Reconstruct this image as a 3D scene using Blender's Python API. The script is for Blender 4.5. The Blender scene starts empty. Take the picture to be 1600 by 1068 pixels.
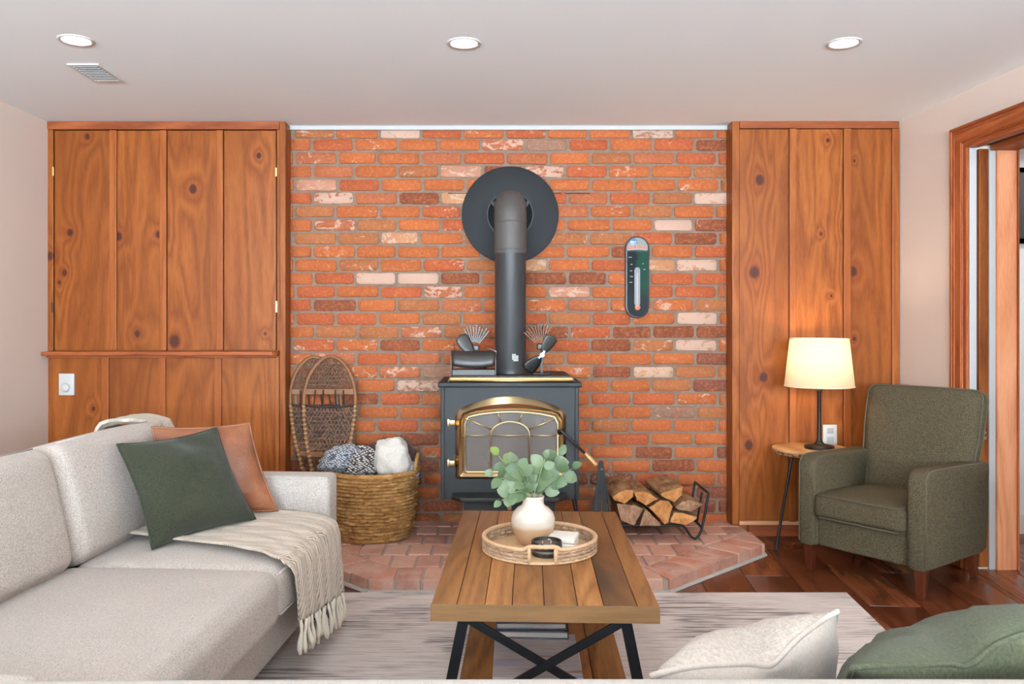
import bpy, bmesh, math, random
from mathutils import Vector, Matrix, noise as mnoise

S = bpy.context.scene
COL = S.collection
R = math.radians
random.seed(7)

# ------------------------------------------------------------------ camera
F = 1300.0; PU = 780.0; PV = 505.0; CH = 1.06       # focal length in px, principal point, eye height
cam = bpy.data.cameras.new('camera'); cam.sensor_width = 36; cam.lens = 36 * F / 1600
cam.shift_x = (800 - PU) / 1600; cam.shift_y = (PV - 534) / 1600
cam.clip_start = 0.05
camo = bpy.data.objects.new('camera', cam); COL.objects.link(camo)
camo.location = (0, 0, CH); camo.rotation_euler = (R(90), 0, 0)
S.camera = camo

# ------------------------------------------------------------------ exposure, world, lights
vs = S.view_settings
vs.view_transform = 'Standard'; vs.look = 'None'; vs.gamma = 1.0; vs.use_curve_mapping = False
vs.exposure = 0.86
FILL_W = 930; FILL_TILT = 78; FILL_COL = (0.79, 1.015, 1.19)
S.cycles.max_bounces = 10; S.cycles.diffuse_bounces = 6; S.cycles.glossy_bounces = 4
S.cycles.transmission_bounces = 6; S.cycles.sample_clamp_indirect = 4.0
S.cycles.use_denoising = True
W = bpy.data.worlds.new('daylight'); S.world = W; W.use_nodes = True
W.node_tree.nodes['Background'].inputs[0].default_value = (0.80, 0.88, 1.0, 1)
W.node_tree.nodes['Background'].inputs[1].default_value = 1.0

def area(name, loc, rot, sx, sy, power, color=(1, 1, 1), shape='RECTANGLE', spread=180):
    l = bpy.data.lights.new(name, 'AREA'); l.shape = shape; l.size = sx; l.size_y = sy
    l.energy = power; l.color = color; l.spread = R(spread)
    o = bpy.data.objects.new(name, l); COL.objects.link(o); o.location = loc; o.rotation_euler = rot
    return o
# added fill lights behind the camera, tilted steeply up to brighten the ceiling
for wx in (-1.15, 1.35):
    area('added_uplight', (wx, -4.18, 1.2), (R(90 + FILL_TILT), 0, 0), 1.9, 1.5, FILL_W, FILL_COL)
POT_W = 1.7
POT_COL = (0.95, 1.0, 0.98)

# ------------------------------------------------------------------ helpers
def lin(c):
    return tuple(((x / 255) / 12.92 if x / 255 <= 0.04045 else ((x / 255 + 0.055) / 1.055) ** 2.4) for x in c)
def px(u, v, Y):
    return Vector(((u - PU) / F * Y, Y, CH - (v - PV) / F * Y))
def pxz(u, v, Z):
    Y = (CH - Z) * F / (v - PV); return px(u, v, Y)

ORG = {}
def thing(name, label, cat, loc=(0, 0, 0), rotz=0.0, group=None, kind=None, local=True):
    o = bpy.data.objects.new(name, None); COL.objects.link(o); o.empty_display_size = 0.05
    o.location = loc; o.rotation_euler = (0, 0, rotz)
    tag(o, label, cat, group, kind)
    ORG[o.name] = Vector((0, 0, 0)) if local else Vector(loc)
    return o
def tag(o, label=None, cat=None, group=None, kind=None):
    if label: o['label'] = label
    if cat: o['category'] = cat
    if group: o['group'] = group
    if kind: o['kind'] = kind
    return o

class B:
    """collects shapes, then links them as one mesh object"""
    def __init__(s): s.v = []; s.f = []
    def add(s, vs, fs, M=None):
        n = len(s.v)
        for p in vs:
            p = Vector(p)
            s.v.append(M @ p if M is not None else p)
        s.f += [[i + n for i in f] for f in fs]
        return s
    def box(s, c, d, M=None, rot=None):
        h = [x / 2 for x in d]; c = Vector(c)
        vs = []
        for sx in (-1, 1):
            for sy in (-1, 1):
                for sz in (-1, 1):
                    p = Vector((sx * h[0], sy * h[1], sz * h[2]))
                    if rot is not None: p = rot @ p
                    vs.append(p + c)
        fs = [[0, 1, 3, 2], [4, 6, 7, 5], [0, 4, 5, 1], [2, 3, 7, 6], [0, 2, 6, 4], [1, 5, 7, 3]]
        return s.add(vs, fs, M)
    def lohi(s, lo, hi, M=None):
        return s.box([(a + b) / 2 for a, b in zip(lo, hi)], [b - a for a, b in zip(lo, hi)], M)
    def rbox(s, c, d, r=0.02, n=3, puff=(0, 0, 0), M=None, seg=2):
        """rounded box; puff bulges the +-x, +-y, +-z faces"""
        h = [x / 2 for x in d]; r = min(r, *[x * 0.98 for x in h]); c = Vector(c)
        def par(hh):
            out = [-hh + r * (1 - t) for t in (1, )]
            e = [r * (1 - k / seg) for k in range(seg + 1)]
            L = [-(hh - r) - x for x in e]
            m = [-(hh - r) + 2 * (hh - r) * k / n for k in range(1, n)]
            return L + m + [-x for x in reversed(L)]
        P = [par(x) for x in h]
        idx = {}; vs = []; fs = []
        def vid(i, j, k):
            key = (i, j, k)
            if key not in idx:
                p = [P[0][i], P[1][j], P[2][k]]
                q = [max(-(h[a] - r), min(h[a] - r, p[a])) for a in range(3)]
                dlt = Vector([p[a] - q[a] for a in range(3)])
                if dlt.length > 1e-9: dlt = dlt.normalized() * r
                o = Vector(q) + dlt
                w = [1 - (p[a] / h[a]) ** 2 for a in range(3)]
                for a in range(3):
                    if puff[a]:
                        b, e = [x for x in range(3) if x != a]
                        o[a] += (1 if p[a] > 0 else -1) * abs(p[a] / h[a]) * puff[a] * max(0, w[b]) ** 0.6 * max(0, w[e]) ** 0.6
                idx[key] = len(vs); vs.append(o + c)
            return idx[key]
        n0, n1, n2 = [len(x) - 1 for x in P]
        for i in range(n0):
            for j in range(n1):
                fs.append([vid(i, j, 0), vid(i, j + 1, 0), vid(i + 1, j + 1, 0), vid(i + 1, j, 0)])
                fs.append([vid(i, j, n2), vid(i + 1, j, n2), vid(i + 1, j + 1, n2), vid(i, j + 1, n2)])
        for i in range(n0):
            for k in range(n2):
                fs.append([vid(i, 0, k), vid(i + 1, 0, k), vid(i + 1, 0, k + 1), vid(i, 0, k + 1)])
                fs.append([vid(i, n1, k), vid(i, n1, k + 1), vid(i + 1, n1, k + 1), vid(i + 1, n1, k)])
        for j in range(n1):
            for k in range(n2):
                fs.append([vid(0, j, k), vid(0, j, k + 1), vid(0, j + 1, k + 1), vid(0, j + 1, k)])
                fs.append([vid(n0, j, k), vid(n0, j + 1, k), vid(n0, j + 1, k + 1), vid(n0, j, k + 1)])
        return s.add(vs, fs, M)
    def prism(s, poly, axis, a, b, M=None):
        """polygon extruded along an axis; poly pairs are the two other coordinates in order"""
        def mk(p, t):
            if axis == 0: return (t, p[0], p[1])
            if axis == 1: return (p[0], t, p[1])
            return (p[0], p[1], t)
        n = len(poly)
        vs = [mk(p, a) for p in poly] + [mk(p, b) for p in poly]
        fs = [list(range(n)), list(range(2 * n - 1, n - 1, -1))]
        fs += [[i, i + n, (i + 1) % n + n, (i + 1) % n] for i in range(n)]
        return s.add(vs, fs, M)
    def lathe(s, prof, c=(0, 0, 0), n=32, M=None, cap=True):
        vs = []; fs = []; c = Vector(c)
        for (r, z) in prof:
            for k in range(n):
                a = 2 * math.pi * k / n
                vs.append(Vector((r * math.cos(a), r * math.sin(a), z)) + c)
        m = len(prof)
        for i in range(m - 1):
            for k in range(n):
                k2 = (k + 1) % n
                fs.append([i * n + k, i * n + k2, (i + 1) * n + k2, (i + 1) * n + k])
        if cap:
            fs.append(list(range(n - 1, -1, -1))); fs.append([(m - 1) * n + k for k in range(n)])
        return s.add(vs, fs, M)
    def tube(s, pts, r, n=8, closed=False, M=None, flat=None, up=None):
        pts = [Vector(p) for p in pts]; m = len(pts)
        rr = r if isinstance(r, (list, tuple)) else [r] * m
        T = []
        for i in range(m):
            if closed: t = pts[(i + 1) % m] - pts[i - 1]
            else: t = pts[min(i + 1, m - 1)] - pts[max(i - 1, 0)]
            T.append(t.normalized() if t.length > 1e-9 else Vector((0, 0, 1)))
        u = Vector(up) if up is not None else (Vector((0, 0, 1)) if abs(T[0].z) < 0.9 else Vector((1, 0, 0)))
        vs = []; fs = []
        for i in range(m):
            u = (u - T[i] * u.dot(T[i]))
            if u.length < 1e-6: u = T[i].orthogonal()
            u.normalize(); w = T[i].cross(u)
            for k in range(n):
                a = 2 * math.pi * (k + 0.5) / n
                ca, sa = math.cos(a), math.sin(a)
                if n == 4: ca, sa = ca * 1.4142, sa * 1.4142
                vs.append(pts[i] + (u * ca * (flat if flat else 1) + w * sa) * rr[i])
        for i in range(m if closed else m - 1):
            i2 = (i + 1) % m
            for k in range(n):
                k2 = (k + 1) % n
                fs.append([i * n + k, i * n + k2, i2 * n + k2, i2 * n + k])
        if not closed:
            fs.append(list(range(n - 1, -1, -1))); fs.append([(m - 1) * n + k for k in range(n)])
        return s.add(vs, fs, M)
    def bar(s, a, b, w, t, up=(0, 0, 1)):
        """rectangular bar from a to b, w across, t along up"""
        a = Vector(a); b = Vector(b); d = (b - a).normalized(); up = Vector(up)
        up = (up - d * up.dot(d)).normalized(); sd = d.cross(up)
        vs = []
        for p in (a, b):
            for i, j in ((-1, -1), (1, -1), (1, 1), (-1, 1)):
                vs.append(p + sd * i * w / 2 + up * j * t / 2)
        return s.add(vs, [[0, 1, 2, 3], [7, 6, 5, 4], [0, 4, 5, 1], [1, 5, 6, 2], [2, 6, 7, 3], [3, 7, 4, 0]])
    def grid(s, fn, nu, nv, closed_u=False):
        vs = [fn(i / (nu if closed_u else nu - 1), j / (nv - 1)) for j in range(nv) for i in range(nu)]
        fs = []
        for j in range(nv - 1):
            for i in range(nu if closed_u else nu - 1):
                i2 = (i + 1) % nu
                fs.append([j * nu + i, j * nu + i2, (j + 1) * nu + i2, (j + 1) * nu + i])
        return s.add(vs, fs)
    def mesh(s, name, mat, smooth=False, bevel=0, sub=0, solid=0, c=None):
        me = bpy.data.meshes.new(name)
        me.from_pydata([tuple(p - c) if c is not None else tuple(p) for p in s.v], [], s.f)
        bm = bmesh.new(); bm.from_mesh(me); bmesh.ops.recalc_face_normals(bm, faces=bm.faces[:])
        if bevel:
            es = [e for e in bm.edges if len(e.link_faces) == 2 and e.calc_face_angle(0) > 0.5]
            bmesh.ops.bevel(bm, geom=es, offset=bevel, segments=2, profile=0.6, affect='EDGES', clamp_overlap=True)
        bm.to_mesh(me); bm.free()
        if smooth:
            for p in me.polygons: p.use_smooth = True
            if smooth != True: me.set_sharp_from_angle(angle=R(smooth))
        me.materials.append(mat)
        return me
    def build(s, name, mat, parent=None, smooth=False, bevel=0, label=None, solid=0, sub=0):
        lo = Vector([min(p[i] for p in s.v) for i in range(3)]); hi = Vector([max(p[i] for p in s.v) for i in range(3)])
        c = (lo + hi) / 2
        if parent is None: c.z = lo.z
        me = s.mesh(name, mat, smooth, bevel, c=c)
        o = bpy.data.objects.new(name, me); COL.objects.link(o)
        o.location = c - (ORG[parent.name] if parent is not None else Vector((0, 0, 0)))
        if parent is not None: o.parent = parent
        ORG[o.name] = c
        if solid:
            m = o.modifiers.new('solidify', 'SOLIDIFY'); m.thickness = solid; m.offset = 0
        if sub:
            m = o.modifiers.new('subdivision', 'SUBSURF'); m.levels = sub; m.render_levels = sub
        if label: o['label'] = label
        return o

def link_copy(me, name, parent, loc, rot=(0, 0, 0), scale=(1, 1, 1)):
    o = bpy.data.objects.new(name, me); COL.objects.link(o); o.parent = parent
    o.location = Vector(loc) - ORG[parent.name]; o.rotation_euler = rot; o.scale = scale
    return o

# ------------------------------------------------------------------ materials
class N:
    """tiny node-graph helper"""
    def __init__(s, name):
        s.m = bpy.data.materials.new(name); s.m.use_nodes = True
        s.t = s.m.node_tree; s.b = s.t.nodes['Principled BSDF']; s.out = s.t.nodes['Material Output']
    def n(s, typ, **kw):
        x = s.t.nodes.new(typ)
        for k, v in kw.items():
            setattr(x, k, v)
        return x
    def set(s, node, key, val):
        if isinstance(val, bpy.types.NodeSocket): s.t.links.new(val, node.inputs[key])
        else: node.inputs[key].default_value = val
    def coord(s, kind='Object'):
        if kind == 'Position': return s.n('ShaderNodeNewGeometry').outputs['Position']
        return s.n('ShaderNodeTexCoord').outputs[kind]
    def map(s, v, scale=(1, 1, 1), loc=(0, 0, 0), rot=(0, 0, 0)):
        x = s.n('ShaderNodeMapping'); s.set(x, 'Vector', v); s.set(x, 'Scale', scale); s.set(x, 'Location', loc); s.set(x, 'Rotation', rot)
        return x.outputs[0]
    def noise(s, v, scale, detail=3, rough=0.5, dist=0.0):
        x = s.n('ShaderNodeTexNoise'); s.set(x, 'Vector', v); s.set(x, 'Scale', scale); s.set(x, 'Detail', detail)
        s.set(x, 'Roughness', rough); s.set(x, 'Distortion', dist)
        return x.outputs['Fac']
    def wave(s, v, scale, dist=0, detail=2, dscale=1, band='X', typ='BANDS', prof='SIN'):
        x = s.n('ShaderNodeTexWave'); x.wave_type = typ; x.wave_profile = prof
        if typ == 'BANDS': x.bands_direction = band
        s.set(x, 'Vector', v); s.set(x, 'Scale', scale); s.set(x, 'Distortion', dist); s.set(x, 'Detail', detail); s.set(x, 'Detail Scale', dscale)
        return x.outputs['Fac']
    def voro(s, v, scale, feature='F1', out='Distance', rnd=1.0):
        x = s.n('ShaderNodeTexVoronoi'); x.feature = feature; s.set(x, 'Vector', v); s.set(x, 'Scale', scale); s.set(x, 'Randomness', rnd)
        return x.outputs[out]
    def ramp(s, f, stops, interp='LINEAR'):
        x = s.n('ShaderNodeValToRGB'); s.set(x, 'Fac', f); e = x.color_ramp.elements; x.color_ramp.interpolation = interp
        while len(e) < len(stops): e.new(0.5)
        for k, (p, c) in enumerate(stops):
            e[k].position = p; e[k].color = (*c, 1) if len(c) == 3 else c
        return x.outputs[0]
    def math(s, op, a, b=0.0, c=0.0, clamp=False):
        x = s.n('ShaderNodeMath'); x.operation = op; x.use_clamp = clamp
        for i, v in enumerate((a, b, c)):
            if isinstance(v, bpy.types.NodeSocket): s.t.links.new(v, x.inputs[i])
            else: x.inputs[i].default_value = v
        return x.outputs[0]
    def vmath(s, op, a, b=(0, 0, 0)):
        x = s.n('ShaderNodeVectorMath'); x.operation = op
        for i, v in enumerate((a, b)):
            if isinstance(v, bpy.types.NodeSocket): s.t.links.new(v, x.inputs[i])
            else: x.inputs[i].default_value = v
        return x.outputs['Value'] if op in ('LENGTH', 'DOT_PRODUCT', 'DISTANCE') else x.outputs[0]
    def mix(s, f, a, b, blend='MIX'):
        x = s.n('ShaderNodeMix'); x.data_type = 'RGBA'; x.blend_type = blend
        s.set(x, 0, f)
        for k, v in ((6, a), (7, b)):
            if isinstance(v, bpy.types.NodeSocket): s.t.links.new(v, x.inputs[k])
            else: x.inputs[k].default_value = (*v, 1) if len(v) == 3 else v
        return x.outputs[2]
    def smooth(s, v, lo, hi, a=0.0, b=1.0):
        x = s.n('ShaderNodeMapRange'); x.interpolation_type = 'SMOOTHSTEP'
        s.set(x, 0, v); s.set(x, 1, lo); s.set(x, 2, hi); s.set(x, 3, a); s.set(x, 4, b)
        return x.outputs[0]
    def rnd(s): return s.n('ShaderNodeObjectInfo').outputs['Random']
    def jit(s, v, k=37.0):
        c = s.n('ShaderNodeCombineXYZ'); r = s.rnd()
        s.set(c, 0, s.math('MULTIPLY', r, k)); s.set(c, 1, s.math('MULTIPLY', r, k * 1.7)); s.set(c, 2, s.math('MULTIPLY', r, k * 0.6))
        return s.vmath('ADD', v, c.outputs[0])
    def bump(s, h, strength=0.3, dist=0.01):
        x = s.n('ShaderNodeBump'); s.set(x, 'Height', h); s.set(x, 'Strength', strength); s.set(x, 'Distance', dist)
        s.t.links.new(x.outputs[0], s.b.inputs['Normal'])
    def fin(s, color=None, rough=0.5, metal=0.0, spec=0.5, **kw):
        if color is not None: s.set(s.b, 'Base Color', color if isinstance(color, bpy.types.NodeSocket) else (*color, 1))
        s.set(s.b, 'Roughness', rough); s.set(s.b, 'Metallic', metal); s.set(s.b, 'Specular IOR Level', spec)
        for k, v in kw.items(): s.set(s.b, k.replace('_', ' '), v)
        return s.m

def plain(name, c, rough=0.5, metal=0.0, var=0.08, scale=20, bump=0.0, bscale=120, spec=0.5):
    g = N(name); v = g.jit(g.coord()); c = lin(c)
    f = g.noise(v, scale, 4)
    col = g.mix(f, tuple(x * (1 - var) for x in c), tuple(min(1, x * (1 + var)) for x in c))
    if bump: g.bump(g.noise(v, bscale, 3), bump, 0.003)
    return g.fin(col, rough, metal, spec)

def fabric(name, c1, c2, fine=520, rough=0.95, bump=0.35, stretch=(1, 1, 1), big=0.10, sheen=0.25):
    g = N(name); v = g.jit(g.coord()); c1, c2 = lin(c1), lin(c2)
    a = g.noise(g.map(v, (stretch[0], stretch[1] * 3.0, stretch[2])), fine * 0.4, 2, 0.6)
    b = g.noise(g.map(v, (stretch[0] * 3.0, stretch[1], stretch[2] * 0.8)), fine * 0.4, 2, 0.6)
    h = g.math('ADD', a, b)
    f = g.smooth(g.math('MULTIPLY', h, 0.5), 0.33, 0.67)
    col = g.mix(f, c1, c2)
    blot = g.noise(v, 5, 3)
    col = g.mix(g.smooth(blot, 0.3, 0.7, 0, big), col, tuple(x * 0.6 for x in c1))
    g.bump(h, bump, 0.002)
    return g.fin(col, rough, 0, 0.12, Sheen_Weight=sheen * .5)

def knot_wood(name, cols, knots=(), axis='Z', gscale=30, rough=0.42, dark=(60, 28, 12), across=(1, 1, 1), coordk='Position', vary=0.25, warp=1.0, coat=0.0, stain=None, spec=0.18):
    """stained wood: long grain, growth bands, knots at given places (world x, z, radius)"""
    g = N(name); P = g.coord(coordk)
    st = {'Z': (1, 1, 0.09), 'Y': (1, 0.09, 1), 'X': (0.09, 1, 1)}[axis]
    Q = g.jit(P, 11.0) if coordk == 'Object' else P
    kd = None
    for (kx, kz, kr) in knots:
        d = g.vmath('MULTIPLY', g.vmath('SUBTRACT', P, (kx, 0, kz)), (1 / kr, 0, 0.78 / kr))
        ln = g.vmath('LENGTH', d)
        kd = ln if kd is None else g.math('MINIMUM', kd, ln)
    base = g.map(Q, st)
    rv = g.math('MULTIPLY', g.rnd(), 40.0)
    cv = g.n('ShaderNodeCombineXYZ'); g.set(cv, 0, rv); g.set(cv, 1, rv)
    if coordk == 'Position': base = g.vmath('ADD', base, cv.outputs[0])
    wv = g.noise(base, 4.0, 3, 0.5, 0.6 * warp)
    ring = g.math('MULTIPLY', wv, 11.0)
    if kd is not None:
        pull = g.math('MULTIPLY', g.math('POWER', 2.718, g.math('MULTIPLY', kd, -0.42)), 2.6)
        ring = g.math('ADD', ring, pull)
    band = g.math('PINGPONG', ring, 0.5)
    band = g.math('MULTIPLY', band, 2.0)
    fine = g.noise(base, gscale * 6, 3, 0.6)
    f = g.math('ADD', g.math('MULTIPLY', band, 0.38), g.math('MULTIPLY', fine, 0.62))
    c = [lin(x) for x in cols]
    col = g.ramp(f, [(0.12, c[0]), (0.45, c[1]), (0.8, c[2])])
    blot = g.noise(g.map(base, (1, 1, 3)), 2.6, 3)
    col = g.mix(g.smooth(blot, 0.35, 0.75, 0, 0.55), col, c[0])
    col = g.mix(g.math('MULTIPLY', g.rnd(), vary), col, c[0])
    if stain:
        sn = g.noise(g.map(base, (1, 1, 1)), stain[1], 4, 0.6, 0.8)
        col = g.mix(g.smooth(sn, 0.50, 0.68, 0, stain[2]), col, lin(stain[0]))
    if kd is not None:
        kn = g.math('ADD', kd, g.math('MULTIPLY', g.noise(P, 60, 2), 0.35))
        col = g.mix(g.smooth(kn, 0.9, 3.6, 0.5, 0.0), col, lin((120, 55, 22)))
        col = g.mix(g.smooth(kn, 0.75, 1.35, 0.92, 0.0), col, lin(dark))
    g.bump(f, 0.06, 0.003)
    return g.fin(col, rough, 0, spec, Coat_Weight=coat, Coat_Roughness=0.25)
# ================================================================== the room
YB = F / 307.0            # brick face
YP = F / 314.0            # face of the wood panelling
HC = 2.064                # ceiling height
SP = 314.0
def pX(u): return (u - PU) / SP
def pZ(v): return CH - (v - PV) / SP
def XR(y): return 2.2218 - 0.056 * y          # right wall line
def XL(y): return -2.245 - 0.026 * (YP - y)   # left wall line

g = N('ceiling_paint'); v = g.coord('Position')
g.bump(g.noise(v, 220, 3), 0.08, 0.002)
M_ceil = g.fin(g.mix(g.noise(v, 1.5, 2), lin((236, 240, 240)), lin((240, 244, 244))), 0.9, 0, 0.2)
g = N('wall_paint'); v = g.coord('Position')
g.bump(g.noise(v, 260, 3), 0.10, 0.002)
M_wall = g.fin(g.mix(g.noise(v, 1.2, 2), lin((210, 192, 179)), lin((214, 196, 183))), 0.85, 0, 0.25)
M_hall = plain('hall_paint', (214, 212, 210), 0.8, var=0.02)
M_white = plain('white_trim_paint', (196, 189, 184), 0.45, var=0.03, scale=8)

# floor: base slab + separate laminate planks
g = N('floor_underlay'); M_under = g.fin(lin((40, 20, 12)), 0.8)
fl = B().lohi((-3.0, -4.4, -0.10), (4.6, 4.9, -0.008)).build('floor', M_under)
tag(fl, 'dark red-brown plank floor running towards the brick wall', 'floor', kind='structure')
M_plank = knot_wood('floor_plank_wood', [(70, 33, 18), (102, 51, 28), (136, 76, 44)], axis='Y', gscale=22, rough=0.26, coordk='Object', vary=0.5, warp=0.8, spec=0.5, coat=0.0)
PW, PL = 0.193, 1.22
pm = B().rbox((0, 0, -0.005), (PW - 0.0022, PL - 0.0022, 0.010), 0.0016, 1, seg=1).mesh('plank', M_plank, smooth=40)
rz = R(-4.8)
for i in range(-14, 24):
    off = (i * 0.437) % PL
    for j in range(-4, 4):
        lx = i * PW + 0.06; ly = j * PL + off
        X = lx * math.cos(rz) - ly * math.sin(rz); Y = lx * math.sin(rz) + ly * math.cos(rz)
        if not (-2.5 < X < 4.2 and -3.7 < Y < 4.75 and (Y > -0.6 or X < 2.4)): continue
        link_copy(pm, 'plank', fl, (X, Y, 0.0), (0, 0, rz))

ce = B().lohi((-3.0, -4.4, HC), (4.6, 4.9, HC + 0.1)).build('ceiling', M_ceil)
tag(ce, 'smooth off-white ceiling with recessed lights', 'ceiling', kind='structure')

# left wall
y0 = -4.35
w = B().prism([(XL(y0), y0), (XL(4.6), 4.6), (XL(4.6) - 0.15, 4.6), (XL(y0) - 0.15, y0)], 2, 0, HC).build('wall_left', M_wall)
tag(w, 'plain beige wall left of the wood cupboard', 'wall', kind='structure')
# unseen wall behind the camera; its two window openings are added for light
b = B()
for lo, hi in (((-2.6, -4.35, 0), (4.2, -4.2, 0.4)), ((-2.6, -4.35, 1.95), (4.2, -4.2, HC)), ((-2.6, -4.35, 0.4), (-2.15, -4.2, 1.95)),
               ((-0.15, -4.35, 0.4), (0.35, -4.2, 1.95)), ((2.35, -4.35, 0.4), (4.2, -4.2, 1.95))):
    b.lohi(lo, hi)
tag(b.build('wall_near', M_wall), 'unseen beige wall with two added window openings behind the viewer', 'wall', kind='structure')

# ---- brick wall
g = N('mortar'); v = g.coord('Position')
mc = g.mix(g.noise(v, 40, 4), lin((116, 95, 81)), lin((146, 122, 106)))
mc = g.mix(g.smooth(g.noise(v, 9, 3), 0.5, 0.8, 0, 0.5), mc, lin((116, 88, 72)))
g.bump(g.noise(v, 180, 4, 0.7), 0.8, 0.004)
M_mortar = g.fin(mc, 0.95, 0, 0.1)
g = N('reclaimed_brick'); v = g.jit(g.coord(), 53)
oi = g.n('ShaderNodeObjectInfo')
base = oi.outputs['Color']; al = oi.outputs['Alpha']
n1 = g.noise(v, 13, 4, 0.6); n2 = g.noise(v, 70, 4, 0.7); n3 = g.noise(g.map(v, (1, 1, 1.6)), 17, 4, 0.65, 0.8)
col = g.mix(g.smooth(n1, 0.3, 0.75, 0, 0.55), base, g.mix(0.62, base, lin((156, 78, 50))))
col = g.mix(g.smooth(n2, 0.45, 0.75, 0, 0.35), col, lin((216, 142, 92)))
col = g.mix(g.smooth(n2, 0.26, 0.36, 0.45, 0), col, lin((110, 60, 45)))
thr = g.math('SUBTRACT', 0.88, g.math('MULTIPLY', al, 0.62))
wf = g.smooth(g.math('SUBTRACT', g.math('ADD', n3, g.math('MULTIPLY', g.math('SUBTRACT', n2, 0.5), 0.25)), thr), -0.04, 0.07)
col = g.mix(g.math('MULTIPLY', wf, 0.8), col, lin((192, 160, 141)))
pit = g.voro(v, 38); col = g.mix(g.smooth(pit, 0.05, 0.10, 0.75, 0), col, lin((52, 28, 22)))
g.bump(g.math('ADD', n2, g.math('MULTIPLY', g.smooth(pit, 0.04, 0.14), 0.5)), 0.55, 0.004)
M_brick = g.fin(col, 0.92, 0, 0.08)

wf_ = B().lohi((-2.6, YB + 0.0085, 0), (2.25, YB + 0.20, HC)).build('wall_far', M_mortar)
tag(wf_, 'old orange-red brick wall behind the wood stove', 'wall', kind='structure')

def brick_mesh(seed, hx, hz):
    rr = random.Random(seed); c = 0.010
    ring = [(-hx + c, -hz), (0, -hz), (hx - c, -hz), (hx, -hz + c), (hx, hz - c), (hx - c, hz), (0, hz), (-hx + c, hz), (-hx, hz - c), (-hx, -hz + c)]
    ring = [(x + rr.uniform(-.0022, .0022), z + rr.uniform(-.0018, .0018)) for x, z in ring]
    n = len(ring)
    vs = [(x * 0.975, -0.0 + rr.uniform(-.0006, .0012), z * 0.93) for x, z in ring] + [(x, 0.004, z) for x, z in ring] + [(x, 0.03, z) for x, z in ring]
    fs = [list(range(n))]
    for k in range(2):
        fs += [[k * n + i, k * n + (i + 1) % n, (k + 1) * n + (i + 1) % n, (k + 1) * n + i] for i in range(n)]
    return B().add(vs, fs).mesh('brick', M_brick, smooth=60)
BV = [brick_mesh(100 + k, 0.0985, 0.0285) for k in range(14)]

# tints that stand out, by course and the pixel column of the brick's middle
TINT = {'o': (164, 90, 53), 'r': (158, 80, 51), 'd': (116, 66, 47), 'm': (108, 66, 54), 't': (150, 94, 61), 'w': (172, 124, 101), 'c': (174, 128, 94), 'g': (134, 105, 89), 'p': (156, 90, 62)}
SPEC = {(0, 620): ('g', .9), (0, 1015): ('g', .7), (2, 493): ('p', .45), (3, 720): ('w', .5), (3, 853): ('p', .7), (1, 852): ('g', .25), (1, 780): ('p', .6),
        (4, 488): ('w', .5), (5, 513): ('p', .72), (5, 646): ('d', .05), (5, 706): ('c', .5), (5, 1114): ('w', .8), (7, 510): ('p', .5), (7, 1049): ('w', .95),
        (8, 610): ('c', .6), (8, 1084): ('d', .2), (10, 838): ('c', .6), (10, 1033): ('c', .55), (10, 1086): ('w', .75), (11, 592): ('w', .85), (11, 656): ('w', .85),
        (12, 685): ('p', .65), (15, 660): ('p', .5), (16, 615): ('d', 0), (14, 1082): ('w', .85), (15, 985): ('d', .15), (16, 942): ('d', .05), (16, 1010): ('t', .5),
        (16, 1076): ('w', .75), (17, 1112): ('m', .1), (18, 955): ('d', 0), (18, 1016): ('c', .7), (18, 1080): ('t', .1), (19, 1050): ('t', .3), (19, 1112): ('m', .3),
        (21, 1052): ('g', .3), (21, 1112): ('t', .1), (19, 650): ('g', .7), (18, 690): ('g', .4), (23, 620): ('m', .05), (23, 680): ('m', .05), (1, 1112): ('d', .1),
        (2, 1086): ('r', .15), (4, 960): ('o', .3), (13, 560): ('o', .3), (24, 1000): ('d', .1), (25, 1060): ('d', .1), (14, 1000): ('o', .0), (9, 620): ('r', .4),
        (6, 640): ('o', .2), (22, 1050): ('p', .5), (12, 880): ('w', .55), (13, 930): ('p', .4), (17, 520): ('p', .5), (9, 500): ('o', .45)}
rr = random.Random(21)
hid = B(); uW = lambda x: PU + x * 307; vW = lambda z: PV - (z - CH) * 307
XB0, XB1 = -1.075, 1.185
nb = 0
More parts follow.
